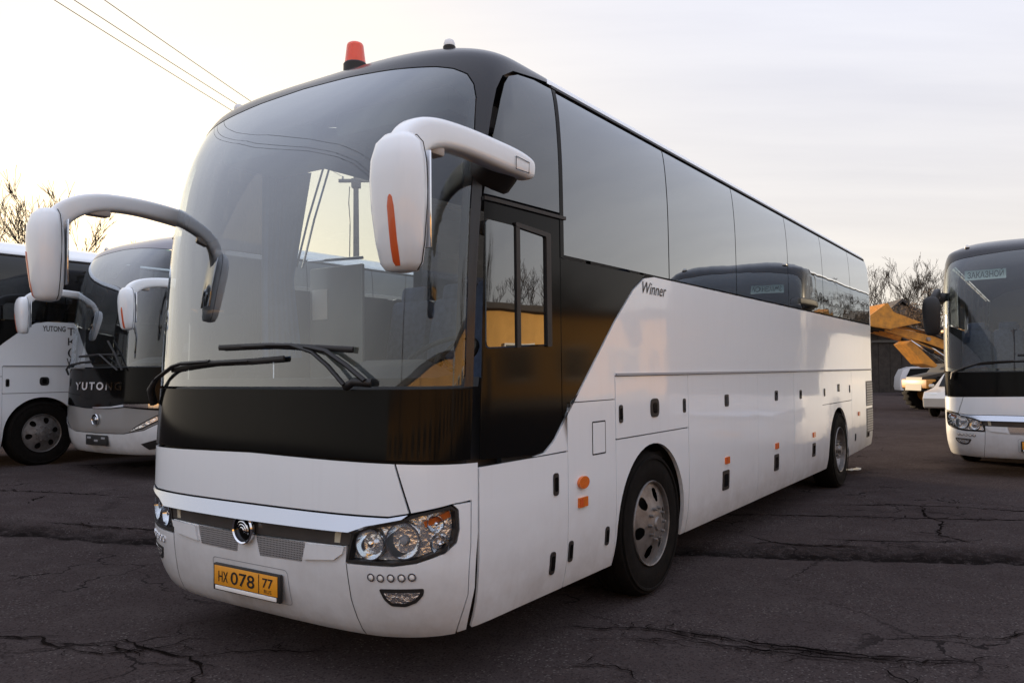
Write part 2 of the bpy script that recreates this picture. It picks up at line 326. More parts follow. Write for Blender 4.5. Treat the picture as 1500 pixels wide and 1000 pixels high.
def panel(name, poly, m, par, dom='u', sgn=-1, off=0., thick=.014, gap=0., rim=True, fine=1):
    if gap: poly = inset(poly, gap)
    P = np.array([tuple(p[:2]) for p in poly], float)
    bm = bmesh.new(); bm.faces.new([bm.verts.new((p[0], p[1], 0)) for p in P])
    for ax, gl in ((0, G_X if dom == 'x' else G_U), (1, G_V)):
        lo, hi = P[:, ax].min() + 1e-4, P[:, ax].max() - 1e-4
        for g in gl:
            if lo < g < hi:
                co = [0, 0, 0]; no = [0, 0, 0]; co[ax] = g; no[ax] = 1
                bmesh.ops.bisect_plane(bm, geom=bm.verts[:] + bm.edges[:] + bm.faces[:], plane_co=co, plane_no=no, dist=1e-6)
    bmesh.ops.remove_doubles(bm, verts=bm.verts[:], dist=1e-5)
    bm.verts.ensure_lookup_table(); bm.verts.index_update()
    A = np.array([v.co[:] for v in bm.verts]); u = uv_of(A[:, 0], A[:, 1], dom, sgn); v = A[:, 1]
    nn = SN(u, v)
    if callable(off):
        ofs = np.array([off(x) for x in v])[:, None]; h_ = 1e-3; o2 = np.array([off(x + h_) for x in v])[:, None]
        p3 = S(u, v) + nn * ofs; pb = S(u, v + h_) + SN(u, v + h_) * o2; pa = S(u + h_, v) + SN(u + h_, v) * ofs
        n2 = np.cross(pa - p3, pb - p3); n2 /= np.linalg.norm(n2, axis=1, keepdims=True); nn = n2 * np.sign((n2 * nn).sum(1, keepdims=True))
    else: p3 = S(u, v) + nn * off
    V = p3.tolist(); NR = nn.tolist(); F = [[x.index for x in f.verts] for f in bm.faces]
    votes = 0
    for f in F[:40]:
        a = np.zeros(3)
        for i in range(len(f)): a += np.cross(p3[f[i]], p3[f[(i+1) % len(f)]])
        votes += np.sign(a @ nn[f[0]])
    if votes < 0: F = [f[::-1] for f in F]
    if rim:
        for e in bm.edges:
            if len(e.link_faces) != 1: continue
            i, j = e.verts[0].index, e.verts[1].index
            fc = np.mean([p3[x.index] for x in e.link_faces[0].verts], 0)
            t = p3[j] - p3[i]; o = np.cross(t, nn[i]); l = np.linalg.norm(o)
            if l < 1e-9: continue
            o /= l
            if o @ (p3[i] - fc) < 0: o = -o
            k = len(V); V += [p3[i].tolist(), p3[j].tolist(), (p3[j] - nn[j] * thick).tolist(), (p3[i] - nn[i] * thick).tolist()]; NR += [o.tolist()] * 4
            q = [k, k+1, k+2, k+3]
            if np.cross(t, -nn[i]) @ o < 0: q = q[::-1]
            F.append(q)
    bm.free()
    me = bpy.data.meshes.new(name); me.from_pydata(V, [], F); me.materials.append(m)
    me.polygons.foreach_set('use_smooth', [True] * len(me.polygons)); me.update()
    me.normals_split_custom_set_from_vertices(NR)
    return link(bpy.data.objects.new(name, me), par)
def text_verts(txt, size, shear=0., bold=0., align='LEFT', spacing=1.):
    c = bpy.data.curves.new('t', 'FONT'); c.body = txt; c.size = size; c.shear = shear; c.offset = bold; c.align_x = align; c.space_character = spacing; c.resolution_u = 3
    o = bpy.data.objects.new('t', c); COL.objects.link(o); dg = bpy.context.evaluated_depsgraph_get()
    me = bpy.data.meshes.new_from_object(o.evaluated_get(dg)); COL.objects.unlink(o); bpy.data.objects.remove(o); bpy.data.curves.remove(c)
    V = [v.co[:] for v in me.vertices]; F = [list(p.vertices) for p in me.polygons]; bpy.data.meshes.remove(me)
    return V, F
def text_surf(name, txt, size, a0, v0, m, par, dom='x', sgn=-1, off=.003, mirror=1, width=None, **k):
    V, F = text_verts(txt, size, **k)
    A = np.array(V); 
    if width: A[:, 0] *= width / (A[:, 0].max() - A[:, 0].min())
    a = a0 + mirror * A[:, 0]; v = v0 + A[:, 1]; u = uv_of(a, v, dom, sgn); P = S(u, v) + SN(u, v) * off
    me = bpy.data.meshes.new(name); me.from_pydata(P.tolist(), [], F); me.materials.append(m)
    return link(bpy.data.objects.new(name, me), par)
def text_flat(name, txt, size, fn, m, par, width=None, **k):
    V, F = text_verts(txt, size, **k); A = np.array(V)
    if width: A[:, 0] *= width / (A[:, 0].max() - A[:, 0].min())
    me = bpy.data.meshes.new(name); me.from_pydata([fn(a[0], a[1]) for a in A], [], F); me.materials.append(m)
    return link(bpy.data.objects.new(name, me), par)

# ------------------------------------------------------------------ ground
def smooth(a, b, x):
    t = np.clip((x - a) / (b - a), 0, 1); return t * t * (3 - 2 * t)
def seam_y(x): return 7.22 - .125 * x + .06 * np.sin(x * 1.3) + .03 * np.sin(x * 4.1 + 1)
def ground_z(x, y): return .2 * smooth(2.5, 7.2, -x) * smooth(3.5, 9, y)
def noise2(x, y, seed=0):
    r = np.random.RandomState(seed); T = r.rand(64, 64)
    xi = np.floor(x).astype(int); yi = np.floor(y).astype(int); fx = x - xi; fy = y - yi; fx = fx*fx*(3-2*fx); fy = fy*fy*(3-2*fy)
    g = lambda a, b: T[a % 64, b % 64]
    return (g(xi, yi)*(1-fx) + g(xi+1, yi)*fx)*(1-fy) + (g(xi, yi+1)*(1-fx) + g(xi+1, yi+1)*fx)*fy
def make_ground():
    far = np.array([20, 28, 40, 60, 100, 180, 400, 900, 2200.])
    xs = np.concatenate([-far[::-1], np.arange(-14, -7, .35), np.arange(-7, 9, .05), np.arange(9, 16, .35), far[:]])
    ys = np.concatenate([-far[::-1][:-1], np.arange(-14, 3, .6), np.arange(3, 6.0, .06), np.arange(6.0, 9.2, .035), np.arange(9.2, 13, .15), np.arange(13, 19, .5), far[:]])
    Xg, Yg = np.meshgrid(xs, ys)
    z = ground_z(Xg, Yg)
    d = Yg - seam_y(Xg); near = (np.abs(Xg) < 9.5) & (Yg > 3) & (Yg < 13)
    band = smooth(-.02, .02, d) * (1 - smooth(.28, .62 , d + .25 * (noise2(Xg*1.7, Yg*1.7, 3) - .5)))
    crumb = noise2(Xg * 13, Yg * 13, 1) * .6 + noise2(Xg * 6, Yg * 7, 2) * .4
    z = z + np.where(near, band * (-.045 + .075 * (crumb - .35)) + smooth(0, .5, d) * .012, 0)
    z = z + np.where(near, .012 * (noise2(Xg * .7, Yg * .7, 5) - .5) + .003 * (noise2(Xg * 9, Yg * 9, 6) - .5), 0)
    n, m_ = Xg.shape; V = np.stack([Xg, Yg, z], -1).reshape(-1, 3)
    I = np.arange(n * m_).reshape(n, m_); F = np.stack([I[:-1, :-1], I[:-1, 1:], I[1:, 1:], I[1:, :-1]], -1).reshape(-1, 4)
    me = bpy.data.meshes.new('ground'); me.vertices.add(len(V)); me.vertices.foreach_set('co', V.ravel())
    me.loops.add(F.size); me.loops.foreach_set('vertex_index', F.ravel().astype(np.int32))
    me.polygons.add(len(F)); me.polygons.foreach_set('loop_start', np.arange(0, F.size, 4, dtype=np.int32)); me.update(calc_edges=True); me.validate()
    me.polygons.foreach_set('use_smooth', [True] * len(me.polygons))
    m = bpy.data.materials.new('asphalt'); m.use_nodes = True; t = m.node_tree; b = t.nodes['Principled BSDF']
    c = N(t, 'ShaderNodeTexCoord'); o = c.outputs['Object']
    def noise(sc, det=6, ro=.6):
        n_ = N(t, 'ShaderNodeTexNoise'); L(t, o, n_.inputs[0]); n_.inputs['Scale'].default_value = sc; n_.inputs['Detail'].default_value = det; n_.inputs['Roughness'].default_value = ro; return n_.outputs[0]
    def rng_(x, a, b_, c_=0, d_=1):
        r = N(t, 'ShaderNodeMapRange'); L(t, x, r.inputs[0]); r.inputs[1].default_value = a; r.inputs[2].default_value = b_; r.inputs[3].default_value = c_; r.inputs[4].default_value = d_; return r.outputs[0]
    col = mixc(t, rng_(noise(.35), .35, .7), (.066, .0535, .0525), (.046, .0368, .0362))
    col = mixc(t, rng_(noise(2.6), .45, .75, 0, .6), col, (.080, .067, .065))
    vo = N(t, 'ShaderNodeTexVoronoi'); L(t, o, vo.inputs[0]); vo.inputs['Scale'].default_value = 95
    vc = N(t, 'ShaderNodeSeparateColor'); L(t, vo.outputs['Color'], vc.inputs[0])
    col = mixc(t, math_n(t, 'MULTIPLY', math_n(t, 'GREATER_THAN', vc.outputs[0], .93), rng_(noise(1.7, 4), .4, .7, .05, .6)), col, (.19, .172, .165))   # pale chips
    col = mixc(t, math_n(t, 'MULTIPLY', math_n(t, 'LESS_THAN', vc.outputs[1], .22), .6), col, (.026, .021, .021))
    # crumbled joint across the yard and oil spots
    s = N(t, 'ShaderNodeSeparateXYZ'); L(t, o, s.inputs[0])
    dd = math_n(t, 'ADD', math_n(t, 'ADD', s.outputs[1], math_n(t, 'MULTIPLY', s.outputs[0], .125)), -7.22)
    dd = math_n(t, 'ADD', dd, math_n(t, 'MULTIPLY', math_n(t, 'ADD', noise(2.2, 5, .7), -.5), .55))
    bnd = math_n(t, 'MULTIPLY', rng_(dd, -.06, .02), rng_(dd, .62, .16))
    bnd = math_n(t, 'MULTIPLY', bnd, rng_(noise(9, 6, .85), .34, .50))
    col = mixc(t, math_n(t, 'MULTIPLY', bnd, .95), col, (.010, .0085, .008))
    col = mixc(t, rng_(noise(.9, 3), .66, .74, 0, .55), col, (.022, .018, .018))
    # hairline cracking
    v2 = N(t, 'ShaderNodeTexVoronoi', feature='DISTANCE_TO_EDGE'); 
    wv = N(t, 'ShaderNodeVectorMath', operation='ADD'); nn = N(t, 'ShaderNodeTexNoise'); L(t, o, nn.inputs[0]); nn.inputs['Scale'].default_value = 3; nn.inputs['Detail'].default_value = 5
    sc_ = N(t, 'ShaderNodeVectorMath', operation='SCALE'); L(t, nn.outputs['Color'], sc_.inputs[0]); sc_.inputs['Scale'].default_value = .7
    L(t, o, wv.inputs[0]); L(t, sc_.outputs[0], wv.inputs[1]); L(t, wv.outputs[0], v2.inputs[0]); v2.inputs['Scale'].default_value = .75
    crk = math_n(t, 'MULTIPLY', math_n(t, 'LESS_THAN', v2.outputs[0], .010), rng_(noise(.5, 2), .5, .6))
    col = mixc(t, math_n(t, 'MULTIPLY', crk, .7), col, (.010, .009, .009))
    h = math_n(t, 'ADD', math_n(t, 'MULTIPLY', vo.outputs['Distance'], .5), math_n(t, 'ADD', noise(30, 6, .7), math_n(t, 'MULTIPLY', crk, -1.)))
    bp = N(t, 'ShaderNodeBump'); bp.inputs['Strength'].default_value = .55; bp.inputs['Distance'].default_value = .012; L(t, h, bp.inputs['Height']); dif = N(t, 'ShaderNodeBsdfDiffuse'); L(t, col, dif.inputs[0]); dif.inputs['Roughness'].default_value = .6; L(t, bp.outputs[0], dif.inputs['Normal'])
    out = [n_ for n_ in t.nodes if n_.type == 'OUTPUT_MATERIAL'][0]; L(t, dif.outputs[0], out.inputs[0]); t.nodes.remove(b)
    me.materials.append(m)
    g = link(bpy.data.objects.new('ground', me)); g['kind'] = 'structure'; return g
GROUND = make_ground()
CRACKM = mat('crack_dark', (.010, .008, .0075), 1.0, spec=0.)
CR = [([(-3.6, 5.2), (-3.21, 5.04), (-2.95, 5.03), (-2.73, 4.84), (-2.58, 4.9), (-2.4, 4.95), (-2.11, 4.76), (-1.88, 4.65), (-1.73, 4.5), (-1.7, 4.29), (-1.75, 3.9)], .020),
      ([(-2.58, 4.9), (-2.27, 4.77), (-2.11, 4.82), (-1.96, 5.0)], .016), ([(-1.88, 4.65), (-1.5, 4.75), (-1.1, 4.72)], .014), ([(-2.73, 4.84), (-2.4, 4.72), (-2.11, 4.76)], .012),
      ([(.3, 5.12), (.62, 5.08), (.84, 5.08), (.99, 4.97), (1.19, 4.78), (1.43, 4.66), (1.66, 4.65), (1.85, 4.53), (2.05, 4.48), (2.55, 4.43)], .018),
      ([(.84, 5.08), (.98, 5.03), (1.32, 4.83), (1.57, 4.73), (1.74, 4.65), (2.04, 4.53)], .022), ([(.62, 4.9), (.99, 4.86), (1.25, 4.72), (1.43, 4.66)], .014), ([(1.19, 4.95), (1.45, 4.78), (1.66, 4.70), (1.95, 4.56), (2.3, 4.5)], .02), ([(1.3, 4.72), (1.6, 4.58), (1.8, 4.5), (1.93, 4.45)], .016),
      ([(1.93, 4.45), (1.98, 4.33), (1.99, 4.19), (2.1, 3.9)], .016), ([(2.25, 4.9), (2.64, 4.85), (2.9, 4.81), (3.08, 4.9), (3.4, 4.95)], .012), ([(.3, 4.5), (.54, 4.44), (.62, 4.37), (.64, 4.22)], .012),
      ([(2.2, 8.98), (2.78, 8.93), (3.56, 8.8), (4.3, 8.63), (5.28, 8.46), (6.2, 8.4)], .028), ([(3.9, 9.5), (4.49, 9.5), (4.75, 9.38), (5.11, 9.31), (5.68, 8.97), (6.5, 8.9)], .03),
      ([(4.75, 9.38), (4.46, 8.74), (4.48, 8.43), (4.08, 7.76), (4.21, 7.36)], .03), ([(-5.67, 8.89), (-5.65, 9.22), (-5.75, 9.91)], .035), ([(-6.6, 10.2), (-5.95, 10.12), (-5.26, 10.13), (-4.51, 9.98), (-3.6, 9.9)], .035),
      ([(2.27, 7.85), (2.4, 7.53), (2.66, 7.38), (3.2, 7.3)], .03), ([(3.0, 7.6), (3.5, 7.5), (4.1, 7.45)], .025), ([(-4.9, 8.4), (-4.2, 8.35), (-3.5, 8.25), (-3.0, 8.3)], .03)]
for pts, w in CR:
    b = B(); P = []
    for i in range(len(pts) - 1):
        a, c = Vector(pts[i]), Vector(pts[i+1]); n = max(2, int((c - a).length / .045)); nrm = Vector((-(c - a).y, (c - a).x)).normalized()
        for k in range(n): P.append(a.lerp(c, k / n) + nrm * random.gauss(0, .013))
    P.append(Vector(pts[-1]))
    def ribbon(P, w):
        L_ = None
        for i, p in enumerate(P):
            d = (P[min(i+1, len(P)-1)] - P[max(i-1, 0)]).normalized(); nr = Vector((-d.y, d.x)); e = min(1, i / 4, (len(P)-1-i) / 4) * w * random.uniform(.3, 1.5) * .42 + .001
            z0 = float(ground_z(np.array(p.x), np.array(p.y))) + .012
            q = [b.bm.verts.new((p.x + nr.x*e, p.y + nr.y*e, z0)), b.bm.verts.new((p.x - nr.x*e, p.y - nr.y*e, z0))]
            if L_: b.bm.faces.new((L_[0], q[0], q[1], L_[1]))
            L_ = q
    ribbon(P, w)
    for k in range(int(len(P) / 2.2)):
        i = random.randrange(len(P)); q = P[i].copy(); a = random.uniform(0, 6.28); Q = [q.copy()]
        for j in range(random.randint(4, 9)):
            q = q + Vector((math.cos(a) * .035, math.sin(a) * .02)); a += random.gauss(0, .5); Q.append(q.copy())
        ribbon(Q, w * .45)
    o = b.obj('asphalt_crack', CRACKM, GROUND, smooth=0)

# ------------------------------------------------------------------ coach
YAW = rad(34.129); RZ = math.pi / 2 - YAW
_wheel = {}
def tyre_rim(par, x, y, side, rear):
    """wheel at hub (x,y,.52); side = -1 faces -y"""
    w = empty('wheel', (x, y, .522), 0, par)
    ax = (0, side, 0)
    key = (side, rear)
    if key not in _wheel:
        b = B(); R_, hwid = .522, .145
        b.lathe([(.30, -.13), (.33, -.145), (.43, -.150), (.495, -.135), (.515, -.10), (.522, -.02), (.522, .02), (.515, .10), (.495, .135), (.43, .150), (.33, .145), (.30, .13)], (0, 0, 0), ax, 48)
        # tread grooves and sidewall rib
        for h in (-.06, 0, .06): b.lathe([(.5235, h - .012), (.512, h - .008), (.512, h + .008), (.5235, h + .012)], (0, 0, 0), ax, 48)
        b.lathe([(.455, .150), (.46, .155), (.475, .155), (.48, .145)], (0, 0, 0), ax, 48)
        t = b.obj('tyre', RUBBER, w); b = B()
        d = Vector(ax); u = Vector((1, 0, 0)); v = d.cross(u)
        # rim flange
        b.lathe([(.285, .08), (.292, .145), (.300, .150), (.304, .140), (.298, .12)], (0, 0, 0), ax, 48)
        # disc with hand holes: polar grid with blocks left out
        nA, holes = 60, 6 if not rear else 10
        rr = [.05, .09, .13, .155, .18, .205, .23, .255, .275, .288]
        hh = (lambda r: .155 - max(0, r - .13) * .30 + (.03 if r < .1 else 0)) if not rear else (lambda r: .06 if r > .12 else .13)
        if not rear: hh = lambda r: {0.05: .185, .09: .182, .13: .165}.get(r, .163 - (r - .13) * .30)
        else: hh = lambda r: {0.05: .12, .09: .118, .13: .05}.get(r, .03 + max(0, r - .25) * 1.6)
        G = {}
        step = nA // holes; wd_ = 4 if not rear else 3
        for i, r in enumerate(rr):
            for j in range(nA): 
                th = 2 * math.pi * j / nA; R0 = r
                k = j % step
                if 3 <= i <= 7 and k <= wd_:
                    # pull the border of each hole onto an oval
                    ci, cj = 5, wd_ / 2; di, dj = (i - ci) / 2, (k - cj) / (wd_ / 2); q = math.hypot(di, dj); mx_ = max(abs(di), abs(dj))
                    if mx_ > .99 and q > 0:
                        di, dj = di / q, dj / q; R0 = rr[ci] + di * (rr[7] - rr[3]) / 2; th = 2 * math.pi * (j - k + cj + dj * wd_ / 2) / nA
                G[i, j] = b.bm.verts.new(d * hh(r) + (u * math.cos(th) + v * math.sin(th)) * R0)
        for i in range(len(rr) - 1):
            for j in range(nA):
                k = j % step
                if 3 <= i <= 6 and k < wd_: continue
                b.bm.faces.new((G[i, j], G[i, (j+1) % nA], G[i+1, (j+1) % nA], G[i+1, j]))
        rm = b.obj('rim', RIMM, w, 30); b = B()
        b.lathe([(.0, .20 if not rear else .16), (.045, .198 if not rear else .158), (.058, .17 if not rear else .11), (.062, .12)], (0, 0, 0), ax, 24)
        for k in range(10):
            th = 2 * math.pi * k / 10; c = (u * math.cos(th) + v * math.sin(th)) * .112
            b.lathe([(.0, .032), (.011, .030), (.014, .0)], c + d * (hh(.09) - .012), ax, 6)
        hb = b.obj('hub', RIMM, w); b = B()
        b.lathe([(0, .02), (.29, .02), (.30, -.1)], (0, 0, 0), ax, 24); bk = b.obj('brake_drum', UNDER, w)
        _wheel[key] = [t.data, rm.data, hb.data, bk.data]
    else:
        for nme, me in zip(('tyre', 'rim', 'hub', 'brake_drum'), _wheel[key]): link(bpy.data.objects.new(nme, me), w)
    return w
def arc(cx, cz, r, a0, a1, n=18): return [(cx + r * math.cos(rad(a0 + (a1 - a0) * i / n)), cz + r * math.sin(rad(a0 + (a1 - a0) * i / n))) for i in range(n + 1)]
def seat_mesh():
    b = B(); b.box((0, 0, .22), (.46, .44, .14), .05); b.box((.24, 0, .62), (.12, .44, .72), .05, Matrix.Rotation(rad(12), 3, 'Y')); b.box((.33, 0, 1.02), (.10, .28, .16), .04, Matrix.Rotation(rad(12), 3, 'Y'))
    b.box((.02, 0, .07), (.3, .08, .18))
    o = b.obj('passenger_seat', SEATM); me = o.data; bpy.data.objects.remove(o); return me
SEAT = seat_mesh()
HLO = [(-.731, .683), (-.755, .781), (-.773, .833), (-.867, .869), (-1.049, .906), (-1.095, .931), (-1.218, .957), (-1.290, .972), (-1.322, .950), (-1.328, .854), (-1.312, .792), (-1.253, .750), (-1.12, .706), (-1.0, .688), (-.867, .686)]
def mir(p): return [(-a, v) for a, v in p][::-1]
def mirror_arm(par, s, dark):
    """folding mirror on a curved arm; s=-1 driver side"""
    m_ = BLACKM if dark else WHITE  # dark: backlit shade put into the colour of arm and housing
    root = empty('mirror', (0, 0, 0), 0, par)
    k_ = lambda x: 0 if s < 0 else .20 * min(1, max(0, (-x - 2.0) / .8))
    b = B()
    lift = 0 if s < 0 else .05
    path = [(-1.82, s*1.40, 2.690), (-1.85, s*1.398, 2.693), (-1.96, s*1.388, 2.708), (-2.15, s*1.385, 2.716), (-2.39, s*1.405, 2.712), (-2.58, s*1.43, 2.695), (-2.72, s*1.452, 2.668), (-2.83, s*1.475, 2.625), (-2.91, s*1.495, 2.565), (-2.955, s*1.508, 2.49), (-2.98, s*1.515, 2.40), (-2.985, s*1.518, 2.34)]
    path = [(x, y - k_(x), z + .25 * k_(x)) for x, y, z in path]
    rr = [(.025, .03), (.055, .052), (.068, .058), (.070, .058), (.068, .056), (.067, .055), (.070, .054), (.076, .053), (.080, .052), (.078, .052), (.068, .05), (.05, .045)]
    if s > 0: rr = [(a_ * .84, b_ * .86) for a_, b_ in rr]
    def cat(P, i, t):
        a, b_, c, d = [np.array(P[max(0, min(len(P) - 1, j))], float) for j in (i - 1, i, i + 1, i + 2)]
        return .5 * (2*b_ + (c - a)*t + (2*a - 5*b_ + 4*c - d)*t*t + (3*b_ - a - 3*c + d)*t**3)
    fp = [cat(path, i, k / 5) for i in range(len(path) - 1) for k in range(5)] + [np.array(path[-1])]; fr = [tuple(cat(rr, i, k / 5)) for i in range(len(rr) - 1) for k in range(5)] + [rr[-1]]
    b.tube([tuple(q) for q in fp], fr, 28, up=(-.25, 0, 1), e=3.6); arm = b.obj('arm', m_, root, 50)
    b = B(); b.tube([(-1.97, s*1.22, 2.66), (-1.99, s*1.30, 2.69), (-2.02, s*1.385, 2.72)], [(.10, .16), (.085, .14), (.06, .11)], 14, e=3); b.obj('bracket', BLACKM, root, 50)
    b = B()
    for k, (z, wy, dx_, cx) in enumerate([(2.030, .03, .03, -2.975), (2.036, .065, .052, -2.975), (2.065, .088, .066, -2.977), (2.15, .104, .078, -2.982), (2.28, .116, .086, -2.99), (2.40, .120, .088, -2.995), (2.48, .115, .084, -2.995), (2.55, .098, .070, -2.99), (2.585, .065, .048, -2.985), (2.592, .03, .02, -2.985)]):
        ring = []
        for j in range(24):
            th = 2 * math.pi * j / 24; c_, s_ = math.cos(th), math.sin(th)
            ring.append((cx + dx_ * math.copysign(abs(c_) ** .72, c_), s*(1.525 if s < 0 else 1.325) + wy * math.copysign(abs(s_) ** .72, s_), z + lift))
        if k == 0: rs = []
        rs.append(ring)
    b.rings(rs); hou = b.obj('housing', m_, root, 50)
    yc_ = s*(1.525 if s < 0 else 1.325); pr_ = [(2.036, .065), (2.065, .088), (2.15, .104), (2.28, .116), (2.40, .120), (2.48, .115), (2.55, .098), (2.585, .065)]
    b = B(); b.tube([(-2.955, yc_ - w - .0005, z + lift) for z, w in pr_] + [(-2.955, yc_, 2.592 + lift)] + [(-2.955, yc_ + w + .0005, z + lift) for z, w in pr_[::-1]], .0022, 6); b.obj('seam', DARK, hou)
    b = B()
    for q in ((-2.02, 2.755), (-1.90, 2.745)): b.tube([(q[0], s*1.447, 2.66), (q[0], s*1.449, q[1] - .03)], .0018, 5)
    b.tube([(-2.02, s*1.449, 2.725), (-1.90, s*1.452, 2.715)], .0018, 5); b.tube([(-2.02, s*1.447, 2.66), (-1.90, s*1.452, 2.66)], .0018, 5); b.obj('cover_seam', DARK, arm)
    b = B(); b.box((-2.904, s*(1.525 if s < 0 else 1.325), 2.33 + lift), (.012, .19, .40), .005); b.obj('mirror_glass', CHROME, root)
    # amber strip on the nose of the housing
    b = B(); rs = []
    for z, wy, dx_, cx, w_ in [(2.048, .075, .058, -2.976, .010), (2.065, .088, .066, -2.977, .016), (2.12, .100, .075, -2.980, .017), (2.2, .108, .081, -2.985, .017), (2.28, .116, .086, -2.99, .016), (2.315, .117, .087, -2.991, .010), (2.325, .118, .087, -2.992, .003)]:
        o_ = -.030 if s < 0 else .062; c_ = s*(1.525 if s < 0 else 1.325)
        sx = lambda o: cx - dx_ * (1 - min(.98, abs(o) / wy) ** 2.78) ** .36
        rs.append([(sx(o_) + .02, c_ + o_ - w_, z + lift), (sx(o_ - w_) - .002, c_ + o_ - w_, z + lift), (sx(o_) - .005, c_ + o_, z + lift), (sx(o_ + w_) - .002, c_ + o_ + w_, z + lift), (sx(o_) + .02, c_ + o_ + w_, z + lift)])
    if not dark: b.rings(rs); b.obj('indicator', REDO, root, 60)
    b = B(); b.box((-2.70, s*(1.44 if s < 0 else 1.28), 2.605 + lift), (.14, .075, .05), .014); b.obj('lamp_pod', mat('lamp_pod', (.42, .38, .34), .5), root)
    return root

